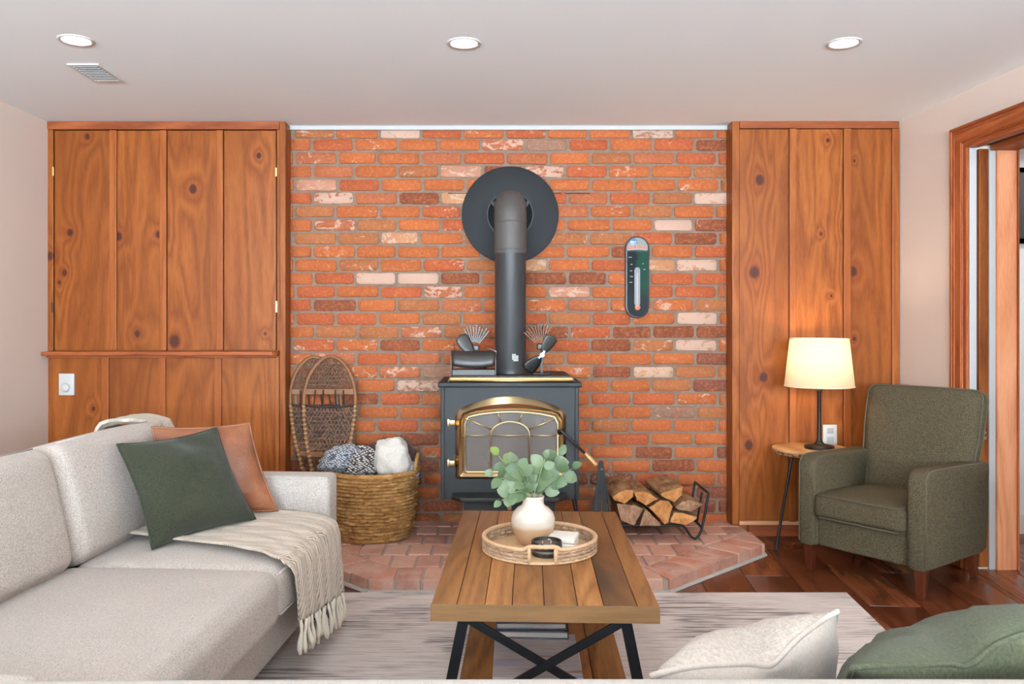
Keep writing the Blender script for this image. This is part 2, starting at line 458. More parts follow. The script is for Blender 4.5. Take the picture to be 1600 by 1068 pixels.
for row in range(0, 31):
    vc = 226 + 20.9 * (row - 1) + (3 if row == 0 else 0)
    zc = CH - (vc - PV) / 307
    hz = 1.0
    ph = 526.0 if row % 2 == 0 else 490.0
    u = ph - 66.2 * 3 + rr.uniform(-2, 2)
    joints = []
    while u < 1250:
        joints.append(u + rr.uniform(-2.5, 2.5)); u += 66.15
    for a, b_ in zip(joints[:-1], joints[1:]):
        x0 = max((a + 2.3 - PU) / 307, XB0); x1 = min((b_ - 2.3 - PU) / 307, XB1)
        if x1 - x0 < 0.02: continue
        xc = (x0 + x1) / 2; uc = uW(xc)
        hidden = (700 < uc - 20 and uc + 20 < 895 and 622 < vc < 775) or (math.hypot(uc - 797, vc - 336) < 52 and abs(vc - 336) < 40) or vc > 815
        hidden = hidden or (545 < uc < 625 and vc > 745) or (vc > 775 and 745 < uc < 850)
        hidden = hidden or (x1 - x0) < 0.045
        sx = (x1 - x0) / 0.197; sz = rr.uniform(.95, 1.04); zz = zc + rr.uniform(-.0018, .0018)
        if row == 0: sz = 0.80; zz = zc - 0.002
        if hidden:
            me = BV[rr.randrange(14)]
            hid.add([(v_.co.x * sx + xc, v_.co.y + YB, v_.co.z + zz) for v_ in me.vertices], [list(p.vertices) for p in me.polygons])
            continue
        o = link_copy(BV[rr.randrange(14)], 'brick', wf_, (xc, YB + rr.uniform(-.0025, .0025), zz), (0, rr.uniform(-.008, .008), 0), (sx, 1, sz))
        k = rr.random()
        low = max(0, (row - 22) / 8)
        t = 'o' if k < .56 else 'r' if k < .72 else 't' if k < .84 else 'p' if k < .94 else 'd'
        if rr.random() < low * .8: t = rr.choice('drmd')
        wh = rr.choice([0, 0, 0, .1, .2, .25, .35, .45])
        for (rw, cu), (tt, ww) in SPEC.items():
            if rw == row and abs(cu - uc) < 30: t, wh = tt, ww
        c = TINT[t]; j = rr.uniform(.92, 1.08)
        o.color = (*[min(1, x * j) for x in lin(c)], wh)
        nb += 1
h = hid.build('hidden_bricks', M_brick, wf_, smooth=60); h['kind'] = 'stuff'; h.color = (*lin(TINT['o']), 0.1)
B().lohi(((700 - PU) / 307, YB - 0.001, CH + (PV - 302.6) / 307), ((922 - PU) / 307, YB + 0.02, CH + (PV - 301.2) / 307)).build('lintel_edge', plain('rusty_lintel', (52, 34, 26), .8), wf_)

# white strip between brick and ceiling
tag(B().lohi((XB0, YB - 0.012, CH + 302.5 / 308), (XB1, YB + 0.01, HC)).build('trim_1', plain('grey_white_trim', (172, 168, 164), 0.6, var=.02), bevel=0.003),
    'thin white trim strip along the top of the brick wall', 'trim', kind='structure')

# ---- wood cupboard and panelling
PINE = [(106, 52, 18), (138, 73, 27), (162, 94, 40)]
kl = [(109, 363, 5), (100, 426, 4.5), (185, 369, 6), (247, 366, 4.5), (301, 295, 6.5), (404, 243, 4), (136, 213, 4), (79, 400, 6), (214, 521, 5), (272, 533, 9), (146, 638, 3), (341, 566, 5), (414, 521, 2), (92, 441, 3)]
kr = [(1187, 281, 7.5), (1179, 425, 8.5), (1333, 424, 7.5), (1323, 351, 5), (1294, 219, 3), (1299, 462, 2.2), (1238, 233, 2.5), (1193, 589, 7), (1170, 695, 7), (1322, 644, 5.5), (1335, 529, 3), (1283, 365, 2.2), (1335, 251, 2)]
M_batL = knot_wood('stained_pine_batten', [(120, 60, 23), (148, 80, 34), (166, 98, 47)], vary=0.3)
M_pineL = knot_wood('stained_pine_cupboard', PINE, [(pX(u), pZ(v), r / SP) for u, v, r in kl], vary=0.35, dark=(62, 30, 22))
M_pineR = knot_wood('stained_pine_panelling', PINE, [(pX(u), pZ(v), r / SP) for u, v, r in kr], vary=0.3, dark=(62, 30, 22))
M_pineT = knot_wood('stained_pine_rail', [(104, 50, 26), (140, 72, 40), (164, 90, 52)], axis='X', vary=0.2)
M_brassold = plain('aged_brass', (214, 178, 110), 0.35, 0.9, var=0.15)
M_knob = plain('dark_hinge', (70, 52, 36), 0.4, 0.8)

def strip(P, name, u0, u1, v0, v1, front, mat, back=0.0, bevel=0.003, depth=0.02):
    """a board on the panelling: pixel box at the panel plane, front is metres proud of it"""
    return B().lohi((pX(u0), YP - front, pZ(v1)), (pX(u1), YP - front + depth, pZ(v0))).build(name, mat, P, bevel=bevel)

cup = thing('panelled_cupboard', 'built-in stained pine cupboard with a narrow ledge, left of the brick wall', 'cupboard', (pX(260), YP, 0), local=False)
VT = 190.5
B().lohi((pX(75), YP + 0.024, 0.0), (pX(445), YB + 0.01, HC)).build('carcass', M_pineL, cup)
B().lohi((pX(437), YP - 0.006, 0.0), (pX(446.5), YB + 0.008, pZ(VT))).build('corner_post', M_pineL, cup, bevel=0.005)
strip(cup, 'top_rail', 75, 437, VT, 202.5, 0.010, M_pineT, depth=0.04)
strip(cup, 'stile', 75, 83.6, 202.5, 548, 0.004, M_pineL, depth=0.035)
strip(cup, 'stile', 433, 437, 202.5, 548, 0.004, M_pineL, depth=0.035)
xs = [84.6, 171.5, 261, 349.5, 431.5]
for a, b_ in zip(xs[:-1], xs[1:]):
    strip(cup, 'board', a, b_ - .6, 203.5, 547, -0.004, M_pineL, depth=0.026)
for a, b_ in ((172, 183), (250, 260.5), (338.5, 349)):
    strip(cup, 'batten', a, b_, 203.5, 547, 0.009, M_batL, depth=0.014, bevel=0.004)
xs = [75, 160, 248, 335.5, 431]
for a, b_ in zip(xs[:-1], xs[1:]):
    strip(cup, 'lower_board', a, b_ - .3, 556, 838, 0.0, M_pineL, depth=0.026)
for a, b_ in ((160, 171.5), (248.5, 260), (335.5, 347), (430.5, 437)):
    strip(cup, 'lower_batten', a, b_, 556, 838, 0.014, M_batL, depth=0.014, bevel=0.004)
led = B()
led.prism([(XL(YP - .02) + 0.001, YP + 0.02), (XL(YP - .065) + 0.001, YP - 0.065), (pX(430), YP - 0.065), (pX(437), YP - 0.04), (pX(437), YP + 0.02)], 2, pZ(554.5), pZ(548.3))
led.build('ledge', M_pineT, cup, bevel=0.004)
B().lohi((pX(75), YP - 0.02, pZ(558.5)), (pX(435), YP + 0.01, pZ(554.5))).build('ledge_moulding', M_pineT, cup, bevel=0.004)
for (u, v0, v1, m) in ((84, 261, 275, M_brassold), (432, 262, 276, M_brassold), (83.5, 472, 488, M_knob), (432.5, 470, 488, M_brassold)):
    B().lohi((pX(u - 1.4), YP - 0.011, pZ(v1)), (pX(u + 1.4), YP - 0.003, pZ(v0))).build('hinge', m, cup, bevel=0.002)

pan = thing('wood_panelling', 'knotty stained pine board panelling behind the table lamp', 'panelling', (pX(1272), YP, 0), local=False)
B().lohi((pX(1144), YP + 0.024, 0.0), (pX(1405) + 0.01, YB + 0.01, HC)).build('carcass', M_pineR, pan)
B().lohi((pX(1143.5), YP - 0.006, 0.058), (pX(1155), YB + 0.008, pZ(189.5))).build('corner_post', M_pineR, pan, bevel=0.005)
strip(pan, 'top_rail', 1155, 1403.5, 189.5, 201, 0.010, M_pineT, depth=0.04)
for a, b_ in ((1155.5, 1232), (1232.4, 1317), (1317.4, 1403.5)):
    strip(pan, 'board', a, b_, 201.5, 814, 0.0, M_pineR, depth=0.026)
for a, b_ in ((1232.5, 1243), (1317, 1328.5), (1392, 1403.5)):
    strip(pan, 'batten', a, b_, 201.5, 814, 0.015, M_batL, depth=0.014, bevel=0.004)
M_pale = plain('bare_pine', (214, 158, 116), 0.6)
strip(pan, 'raw_edge_strip', 1155, 1403.5, 813.5, 819.5, 0.004, M_pale, depth=0.03, bevel=0.002)
B().lohi((pX(1170), YP + 0.004, 0), (pX(1405), YP + 0.03, pZ(819.5))).build('skirting', M_pineT, pan, bevel=0.003)

# ---- right wall, doorway, hall
WT = 0.20
def wr(s_, n_, z_):     # along the right wall towards the camera, out of the room, up
    d = Vector((0.056, -1, 0)).normalized(); n = Vector((1, 0.056, 0)).normalized()
    return Vector((XR(YP), YP, 0)) + d * s_ + n * n_ + Vector((0, 0, z_))
def wbox(b, s0, s1, n0, n1, z0, z1):
    vs = [wr(s, n, z) for s in (s0, s1) for n in (n0, n1) for z in (z0, z1)]
    return b.add(vs, [[0, 1, 3, 2], [4, 6, 7, 5], [0, 4, 5, 1], [2, 3, 7, 6], [0, 2, 6, 4], [1, 5, 7, 3]])
SO, SE, ZO = 0.562, 1.75, 1.815        # opening start, end, head
b = B(); wbox(b, -0.2, SO - 0.012, 0, WT, 0, HC); wbox(b, SO - 0.012, SE, 0, WT, ZO + 0.012, HC); wbox(b, SE, 8.5, 0, WT, 0, HC)
tag(b.build('wall_right', M_wall), 'beige wall with a wood-framed pocket doorway right of the armchair', 'wall', kind='structure')
M_door = knot_wood('doorway_stained_wood', [(104, 46, 20), (150, 76, 38), (178, 100, 58)], vary=0.2)
M_doorX = knot_wood('doorway_head_wood', [(104, 46, 20), (150, 76, 38), (178, 100, 58)], axis='Y', vary=0.2)
M_jamb = knot_wood('pale_jamb_wood', [(168, 100, 64), (198, 130, 92), (216, 150, 112)], vary=0.1)
M_leaf = knot_wood('pocket_door_wood', [(70, 30, 10), (108, 54, 20), (132, 72, 30)], vary=0.1, rough=0.3)
M_dark = plain('dark_gap', (34, 24, 18), 0.9)
M_track = plain('track_white', (172, 167, 163), 0.5, var=.02)
dr = thing('door_1', 'wood-cased pocket doorway with white track strips, right of the armchair', 'doorway', wr(SO, 0, 0), kind='structure', local=False)
cw = 0.098
def casing(prof, horiz):
    b = B()
    for (a0, a1, pr) in prof:
        if horiz: wbox(b, SO - cw + 0.0, SE + cw, -pr, 0.0, ZO + a0, ZO + a1)
        else: wbox(b, SO - a1, SO - a0, -pr, 0.0, 0.0, ZO + a0)
    return b
prof = ((0.0, 0.026, 0.012), (0.022, 0.030, 0.018), (0.028, 0.072, 0.021), (0.070, cw - 0.012, 0.024), (cw - 0.014, cw, 0.028))
b = B()
for a0, a1, pr in prof: wbox(b, SO - a1, SO - a0, -pr, 0.0, 0.0, ZO + a0 + .002)
b.build('side_casing', M_door, dr, bevel=0.003)
b = B()
for a0, a1, pr in prof: wbox(b, SO - a1, SE + cw, -pr - 0.0004, 0.0, ZO + a0, ZO + a1)
b.build('head_casing', M_doorX, dr, bevel=0.003)
b = B()
for a0, a1, pr in prof: wbox(b, SE + a0, SE + a1, -pr, 0.0, 0.0, ZO)
b.build('side_casing', M_door, dr, bevel=0.003)
wbox(B(), SO - 0.011, SO, 0.002, 0.033, 0, ZO).build('track_strip', M_track, dr, bevel=0.001)
wbox(B(), SO - 0.011, SO, 0.090, 0.118, 0, ZO).build('track_strip', M_track, dr, bevel=0.001)
wbox(B(), SO - 0.06, SO - 0.05, 0.03, 0.092, 0, ZO).build('pocket_gap', M_dark, dr)
wbox(B(), SO - 0.05, SO + 0.006, 0.041, 0.083, 0.012, ZO - 0.004).build('pocket_door', M_leaf, dr, bevel=0.004)
wbox(B(), SO - 0.011, SO + 0.012, 0.118, 0.205, 0, ZO).build('jamb', M_jamb, dr, bevel=0.002)
wbox(B(), SO + 0.012, SE, 0.0, 0.035, ZO, ZO + 0.012).build('head_jamb', M_doorX, dr)
wbox(B(), SO + 0.012, SE, 0.035, 0.088, ZO + 0.011, ZO + 0.013).build('head_slot', M_dark, dr)
wbox(B(), SO + 0.012, SE, 0.088, 0.205, ZO - 0.012, ZO + 0.012).build('head_jamb', M_doorX, dr)
wbox(B(), SE, SE + 0.01, 0.0, 0.205, 0, ZO).build('jamb', M_jamb, dr)
wbox(B(), SO - 0.03, SO + 0.02, 0.205, 0.211, 0, ZO + 0.06).build('hall_casing', M_door, dr)
M_steel = plain('steel_screws', (190, 180, 165), 0.3, 1.0)
sc = B().lathe([(0.0025, 0), (0.0025, 0.001), (0.001, 0.0016)], n=8).mesh('screw', M_steel)
for zz in (0.55, 0.86, 1.28, 0.25):
    for dz in (0, 0.022):
        for nn in (0.012, 0.105):
            p = wr(SO + 0.0002, nn, zz + dz); o = link_copy(sc, 'screw', dr, p, (R(90), 0, 0))
for zz in (0.585, 0.562):
    wbox(B(), SO + 0.005, SO + 0.013, 0.055, 0.069, zz, zz + 0.012).build('latch_pin', M_steel, dr, bevel=0.002)

wh = B().lohi((XR(4.2) + 0.19, 4.20, 0), (4.5, 4.35, HC)).build('wall_hall', M_hall)
tag(wh, 'pale grey hall wall seen through the doorway', 'wall', kind='structure')
tag(B().lohi((4.0, 0.5, 0), (4.1, 4.25, HC)).build('wall_hall_side', M_hall), 'pale hall side wall beyond the doorway', 'wall', kind='structure')
b = B().lohi((XR(4.2) + 0.2, 4.184, 0), (4.0, 4.2, 0.080)).lohi((XR(4.2) + 0.2, 4.19, 0.08), (4.0, 4.2, 0.097))
tag(b.build('baseboard_hall', M_white, bevel=0.003), 'white baseboard along the hall wall beyond the doorway', 'baseboard', kind='structure')
fr = thing('picture_frame', 'dark framed picture on the hall wall at the right edge', 'picture', (2.85, 4.19, 1.46), local=False)
b = B()
for lo, hi in (((2.607, 4.165, 1.46), (2.632, 4.2, 1.84)), ((3.08, 4.165, 1.46), (3.105, 4.2, 1.84)), ((2.607, 4.165, 1.815), (3.105, 4.2, 1.84)), ((2.607, 4.165, 1.46), (3.105, 4.2, 1.485))): b.lohi(lo, hi)
b.build('frame', plain('frame_dark', (52, 50, 50), 0.4), fr)
B().lohi((2.63, 4.185, 1.48), (3.085, 4.195, 1.82)).build('picture_print', plain('green_print', (70, 92, 80), 0.5, var=0.5, scale=9), fr)
area('hall_ceiling_light', (3.0, 3.2, HC - 0.03), (0, 0, 0), 0.3, 0.3, 9, (1, 0.97, 0.93), 'DISK')

# ---- ceiling fittings
g = N('light_lens'); M_lens = g.fin((1, 1, 1), 0.4, Emission_Color=(1.0, 0.97, 0.92, 1), Emission_Strength=9.0)
n_seen = ('recessed ceiling light above the left cupboard', 'recessed ceiling light above the stove pipe', 'recessed ceiling light above the armchair side of the room')
pots = [(-1.50, 2.95), (-0.126, 2.98), (1.235, 2.98)] + [(x, y) for y in (1.15, -0.7, -2.6) for x in (-1.45, -0.1, 1.25)]
for k, (x, y) in enumerate(pots):
    t = thing('recessed_light', n_seen[k] if k < 3 else 'recessed ceiling light behind the viewer', 'ceiling light', (x, y, HC), group='recessed ceiling lights')
    B().lathe([(0.046, 0.012), (0.046, 0.0), (0.050, -0.004), (0.060, -0.004), (0.0625, 0.0), (0.0625, 0.001)], n=32, cap=False).build('trim_ring', M_white, t, smooth=True)
    B().lathe([(0.0, 0.0), (0.047, 0.0)], (0, 0, -0.0005), n=32, cap=False).build('lens', M_lens, t)
    area('recessed_lamp', (x, y, HC - 0.012), (0, 0, 0), 0.09, 0.09, POT_W * (1.0 if k < 3 else 1.0), POT_COL, 'DISK', 165)
vt = thing('ceiling_vent', 'white louvred ceiling vent at the upper left', 'vent', (-1.61, 3.33, HC - 0.006), local=False)
b = B()
for lo, hi in (((-1.672, 3.215), (-1.548, 3.228)), ((-1.672, 3.432), (-1.548, 3.445)), ((-1.672, 3.228), (-1.66, 3.432)), ((-1.56, 3.228), (-1.548, 3.432))):
    b.lohi((*lo, HC - 0.006), (*hi, HC))
M_vent = plain('vent_white', (205, 200, 195), 0.5, var=0.02)
b.build('frame', M_vent, vt, bevel=0.002)
B().lohi((-1.66, 3.228, HC - 0.001), (-1.56, 3.432, HC)).build('duct', plain('duct_grey', (168, 164, 160), 0.8), vt)
for k in range(9):
    y = 3.24 + k * 0.0222
    B().box((-1.61, y, HC - 0.004), (0.1, 0.014, 0.0015), rot=Matrix.Rotation(R(30), 3, 'X')).build('louvre', M_vent, vt)

# ---- switch and socket plates
M_plate = plain('plate_plastic', (196, 192, 188), 0.35, var=0.01)
M_plate2 = plain('plate_grey', (160, 157, 154), 0.35, var=0.01)
t = thing('dimmer_switch', 'white wall switch with round dial on the cupboard, left', 'switch', (pX(106), YP - 0.001, pZ(616)), local=False)
B().rbox(((pX(94) + pX(118)) / 2, YP - 0.008, (pZ(583) + pZ(617)) / 2), (pX(118) - pX(94), 0.015, pZ(583) - pZ(617)), 0.004, 1).build('plate', M_plate, t, smooth=True)
rot = Matrix.Rotation(R(90), 4, 'X')
tr = Matrix.Translation((pX(105), YP - 0.0155, pZ(605))) @ rot
B().lathe([(0.0225, 0), (0.0225, 0.003), (0.020, 0.004)], n=24, M=tr).build('dial_ring', M_plate2, t, smooth=40)
B().lathe([(0.0185, 0.003), (0.0185, 0.008), (0.0165, 0.0095)], n=24, M=tr).build('dial', M_plate, t, smooth=40)
t = thing('power_outlet', 'white wall outlet plate behind the lamp base', 'outlet', (pX(1296), YP - 0.001, pZ(695)), local=False)
B().rbox(((pX(1285) + pX(1307)) / 2, YP - 0.005, (pZ(663) + pZ(695)) / 2), (pX(1307) - pX(1285), 0.008, pZ(663) - pZ(695)), 0.003, 1).build('plate', M_plate, t, smooth=True)
for dz in (0.022, -0.022):
    B().rbox((pX(1296), YP - 0.0095, (pZ(663) + pZ(695)) / 2 + dz), (0.033, 0.003, 0.028), 0.0012, 1).build('socket_face', M_plate2, t, smooth=True)
# ================================================================== hearth
HZ = 0.055
g = N('hearth_brick'); v = g.jit(g.coord(), 53)
oi = g.n('ShaderNodeObjectInfo')
n1 = g.noise(v, 9, 4, 0.6); n2 = g.noise(v, 60, 4, 0.7)
col = g.mix(g.smooth(n1, 0.3, 0.7, 0, 0.8), oi.outputs['Color'], lin((198, 160, 144)))
col = g.mix(g.smooth(n2, 0.5, 0.8, 0, 0.3), col, lin((222, 190, 172)))
g.bump(g.math('ADD', g.math('MULTIPLY', n1, 1.5), n2), 0.35, 0.004)
M_hbrick = g.fin(col, g.smooth(n2, 0.3, 0.7, 0.45, 0.75), 0, 0.35)
M_hmort = plain('hearth_mortar', (162, 142, 130), 0.95, var=0.15, scale=60, bump=0.5)
hp = [(-0.516, 3.27), (0.667, 3.27), (1.214, 3.80), (1.214, 4.125), (-1.055, 4.125), (-1.055, 3.80)]
he = thing('hearth', 'low raised brick hearth with angled corners under the wood stove', 'hearth', (0.075, 3.7, 0), local=False)
def inset_line(a, b, d):
    a = Vector(a); b = Vector(b); t = (b - a).normalized(); n = Vector((-t.y, t.x)); return a + n * d, n
def clip(poly, p, n):
    out = []
    for i in range(len(poly)):
        a = Vector(poly[i]); b = Vector(poly[(i + 1) % len(poly)])
        da = (a - p).dot(n); db = (b - p).dot(n)
        if da >= 0: out.append(tuple(a))
        if (da >= 0) != (db >= 0): out.append(tuple(a + (b - a) * (da / (da - db))))
    return out
def area2(p): return abs(sum(p[i][0] * p[(i + 1) % len(p)][1] - p[(i + 1) % len(p)][0] * p[i][1] for i in range(len(p)))) / 2
hin = [clip_ for clip_ in hp]
pb = [tuple(Vector(p)) for p in hp]
cut = pb
for i in range(6):
    q, n = inset_line(hp[i], hp[(i + 1) % 6], 0.008 if i in (0, 1, 2, 4, 5) else 0.0)
    cut = clip(cut, q, n)
B().prism(cut, 2, 0, HZ - 0.006).build('mortar_bed', M_hmort, he)
b = B()
for i in (0, 1, 2, 5):
    a, c = Vector(hp[i]), Vector(hp[(i + 1) % 6])
    b.tube([(a.x, a.y, 0.002), (c.x, c.y, 0.002)], 0.011, 6)
b.build('mortar_bead', plain('grey_mortar', (170, 164, 156), 0.9, var=0.12, scale=40, bump=0.4), he)
rr = random.Random(5)
def hbrick(poly):
    if len(poly) < 3 or area2(poly) < 0.0004: return
    z = HZ + rr.uniform(-.002, .002)
    o = B().prism(poly, 2, 0.004, z).build('brick', M_hbrick, he, bevel=0.004)
    c = rr.choice([(186, 130, 108), (178, 114, 92), (190, 140, 120), (170, 120, 102), (182, 120, 98), (160, 106, 90)])
    o.color = (*lin(c), 1)
D1 = 0.165
for i in (5, 0, 1):
    a, c = Vector(hp[i]), Vector(hp[(i + 1) % 6]); t = (c - a).normalized(); n = Vector((-t.y, t.x)); L = (c - a).length
    prev = Vector(hp[i - 1]); nxt = Vector(hp[(i + 2) % 6])
    def bis(p, q, r):
        u = ((q - p).normalized() + (r - p).normalized()); return u
    k = -2
    while k * 0.106 < L + 0.2:
        s0, s1 = k * 0.106 + 0.005, (k + 1) * 0.106 - 0.007
        poly = [tuple(a + t * s0), tuple(a + t * s1), tuple(a + t * s1 + n * D1), tuple(a + t * s0 + n * D1)]
        ba = bis(a, prev, c).normalized(); na = Vector((ba.y, -ba.x)); na = na if na.dot(t) > 0 else -na
        bc = bis(c, nxt, a).normalized(); nc = Vector((bc.y, -bc.x)); nc = nc if nc.dot(t) < 0 else -nc
        if i == 1: bq, nc = inset_line(hp[2], hp[3], 0.0); cq = bq
        else: cq = c + nc * 0.004
        if i == 5: aq, na = inset_line(hp[4], hp[5], 0.0)
        else: aq = a + na * 0.004
        poly = clip(clip(poly, aq, na), cq, nc)
        for m_ in (3,):
            q_, n_2 = inset_line(hp[m_], hp[m_ + 1], 0.0); poly = clip(poly, q_, n_2) if poly else poly
        if poly: hbrick(poly)
        k += 1
row = 0; y = 3.27 + D1 + 0.012
while y < 4.12:
    x = -1.2 + (0.055 if row % 2 else 0)
    while x < 1.3:
        poly = [(x, y), (x + 0.095, y), (x + 0.095, y + 0.165), (x, y + 0.165)]
        for i in range(6):
            q, n = inset_line(hp[i], hp[(i + 1) % 6], D1 + 0.010 if i in (5, 0, 1) else 0.003)
            poly = clip(poly, q, n)
            if not poly: break
        if poly: hbrick(poly)
        x += 0.107
    y += 0.177; row += 1
x = -1.05
B().lohi((-1.05, 4.125, 0), (1.15, YB + 0.011, HZ - 0.006)).build('mortar_bed', M_hmort, he)
while x < 1.1:
    hbrick([(x, 4.131), (x + 0.195, 4.131), (x + 0.195, YB + 0.01), (x, YB + 0.01)]); x += 0.205

# ================================================================== wood stove
SX = 0.047; YF = 3.714
M_stove = plain('stove_enamel', (33, 33, 34), 0.5, 0.0, var=0.08, scale=30, bump=0.12, bscale=400, spec=0.3)
M_iron = plain('black_iron', (28, 28, 29), 0.5, 0.2, var=0.15, scale=40, bump=0.15)
M_brass = plain('polished_brass', (200, 168, 120), 0.28, 1.0, var=0.08)
M_brassd = plain('satin_brass', (206, 180, 142), 0.24, 1.0, var=0.12)
st = thing('wood_stove', 'black cast wood stove with arched brass glass door on a pedestal', 'stove', (SX, 3.9, HZ), local=False)
def sp(u, v, y=YF): return px(u, v, y)
x0, x1 = sp(690, 0).x, sp(903, 0).x
zt, zb = sp(0, 604).z, sp(0, 780).z
# body: shell with an opening for the door
dx0, dx1, dz0, dz1 = sp(722, 0).x, sp(876, 0).x, sp(0, 740).z, sp(0, 640).z
b = B()
YBk = 4.10
for lo, hi in (((x0, YF, zb), (dx0, YF + 0.02, zt)), ((dx1, YF, zb), (x1, YF + 0.02, zt)), ((dx0, YF, zb), (dx1, YF + 0.02, dz0)), ((dx0, YF, dz1), (dx1, YF + 0.02, zt)),
               ((x0, YF + 0.02, zb), (x0 + 0.02, YBk, zt)), ((x1 - 0.02, YF + 0.02, zb), (x1, YBk, zt)), ((x0, YBk - 0.02, zb), (x1, YBk, zt)),
               ((x0, YF + 0.02, zb), (x1, YBk - .02, zb + 0.02)), ((x0, YF + 0.02, zt - 0.02), (x1, YBk - .02, zt))): b.lohi(lo, hi)
b.build('body', M_stove, st)
for s_ in (x0 - 0.004, x1 - 0.014):
    B().lohi((s_, YF - 0.007, zb), (s_ + 0.018, YF + 0.03, zt)).build('corner_trim', M_stove, st, bevel=0.004)
fb = plain('firebox_soot', (62, 54, 50), 0.95, var=0.3)
B().lohi((dx0, YF + 0.16, dz0), (dx1, YF + 0.17, dz1)).build('firebox_back', fb, st)
B().rbox(((x0 + x1) / 2, (YF + YBk) / 2 - 0.005, zt + 0.010), (x1 - x0 + 0.03, YBk - YF + 0.04, 0.022), 0.005, 1).build('top_shelf', M_stove, st, smooth=40)
# rolled top with brass front rail
tx0, tx1 = sp(699, 0).x, sp(899, 0).x
zz0 = zt + 0.021; zz1 = sp(0, 587).z
prof = []
for k in range(7):
    a = R(90 * k / 6); prof.append((tx0 + 0.03 - 0.03 * math.cos(a), zz0 + (zz1 - zz0) * math.sin(a)))
prof = prof + [(tx0 + tx1 - p[0], p[1]) for p in reversed(prof)]
B().prism(prof, 1, YF + 0.006, 4.09).build('cook_top', M_iron, st, bevel=0.002)
hh = (zz1 - zz0)
B().rbox(((tx0 + tx1) / 2, YF + 0.004, zz0 + hh * 0.46), (tx1 - tx0 - 0.014, 0.012, hh * 0.80), 0.006, 2).build('brass_rail', plain('dull_brass', (140, 108, 66), 0.4, 0.9, var=.15), st, smooth=True)
B().tube([(tx0 + 0.01, YF - 0.003, zz0 + hh * 0.2), (tx1 - 0.01, YF - 0.003, zz0 + hh * 0.2)], 0.0035, 8).build('brass_bead', M_brass, st, smooth=True)
# pedestal, ash lip, latch
B().lohi((sp(725, 0).x, YF + 0.01, HZ + 0.012), (sp(868, 0).x, 4.04, zb)).build('pedestal', M_stove, st, bevel=0.004)
B().lohi((sp(712, 0).x, YF - 0.03, HZ - 0.001), (sp(881, 0).x, 4.06, HZ + 0.014)).build('pedestal_foot', M_stove, st, bevel=0.003)
lz = sp(0, 779, YF - .05).z
lx0, lx1 = sp(706, 0, YF - .06).x, sp(886, 0, YF - .06).x
B().prism([(lx0, YF), (lx0 + 0.0, YF - 0.07), (lx0 + 0.04, YF - 0.13), (lx1 - 0.04, YF - 0.13), (lx1, YF - 0.07), (lx1, YF)], 2, lz, lz + 0.020).build('ash_lip', M_stove, st, bevel=0.006)
b = B().rbox((sp(796, 0).x, YF - 0.002, sp(0, 791).z), (0.018, 0.03, 0.026), 0.004, 1).build('ash_latch', M_brass, st, smooth=True)
# door: arched brass frame, glass, lattice
yd = YF - 0.012
def arch(u0, u1, vb, vs_, vt, n=17, r=10):
    """outline in px from bottom-left over the arch"""
    out = [(u0 + r * .3, vb), (u0, vb - r * .3)]
    out.append((u0, vs_ + r))
    for k in range(n):
        t = k / (n - 1); u = u0 + r * .5 + (u1 - u0 - r) * t
        out.append((u, vs_ + (vt - vs_) * (1 - (2 * t - 1) ** 2) ** 0.9))
    out += [(u1, vs_ + r), (u1, vb - r * .3), (u1 - r * .3, vb)]
    return out
oa = arch(711.5, 884.5, 748, 640, 619); ia = arch(724, 874, 738, 649, 640)
def ringmesh(o, i, yo, yi, ym):
    n = len(o); P = []
    for (u, v_) in o: q = sp(u, v_); P.append((q.x, yo, q.z))
    for (u, v_), (u2, v2) in zip(o, i): q = sp(u * .5 + u2 * .5, v_ * .5 + v2 * .5); P.append((q.x, ym, q.z))
    for (u, v_) in i: q = sp(u, v_); P.append((q.x, yi, q.z))
    fs = []
    for k in range(2):
        fs += [[k * n + j, k * n + (j + 1) % n, (k + 1) * n + (j + 1) % n, (k + 1) * n + j] for j in range(n)]
    return B().add(P, fs)
def outl(o, y): return [(sp(u, v_).x, sp(u, v_).z) for u, v_ in o]
dbody = B().prism(outl(oa, 0), 1, YF - 0.012, YF + 0.004)
door = ringmesh(oa, ia, YF - 0.002, YF - 0.006, YF - 0.024)
n_ = len(oa)
door = door.build('door', M_brassd, st, smooth=50)
lat = arch(727, 871, 736, 651, 643)
b = B().tube([(sp(u, v_).x, YF - 0.012, sp(u, v_).z) for u, v_ in lat], 0.0038, 8, closed=True).build('inner_frame', M_brass, door, smooth=True)
g = N('smoky_glass'); v = g.coord('Position')
col = g.mix(g.noise(v, 9, 4), lin((94, 85, 80)), lin((128, 117, 110)))
M_sg = g.fin(col, 0.22, 0, 0.6, Alpha=0.72)
B().prism(outl(ia, 0), 1, YF - 0.004, YF + 0.001).build('glass', M_sg, door)
def lb(pts, r=0.0032): B().tube([(sp(u, v_).x, YF - 0.012, sp(u, v_).z) for u, v_ in pts], r, 8).build('lattice_bar', M_brass, door, smooth=True)
lb([(724, 679.5), (766, 679.5)]); lb([(827, 679.5), (874, 679.5)]); lb([(768, 679.5), (826, 679.5)])
lb([(767, 738), (767, 678)] + [(797 - 30 * math.cos(R(a)), 678 - 20 * math.sin(R(a))) for a in range(10, 180, 10)] + [(827, 678), (827, 738)], 0.0034)
lb([(727, 653), (768, 670)]); lb([(777, 642), (783, 659)]); lb([(817, 642), (811, 659)]); lb([(868, 653), (827, 670)])
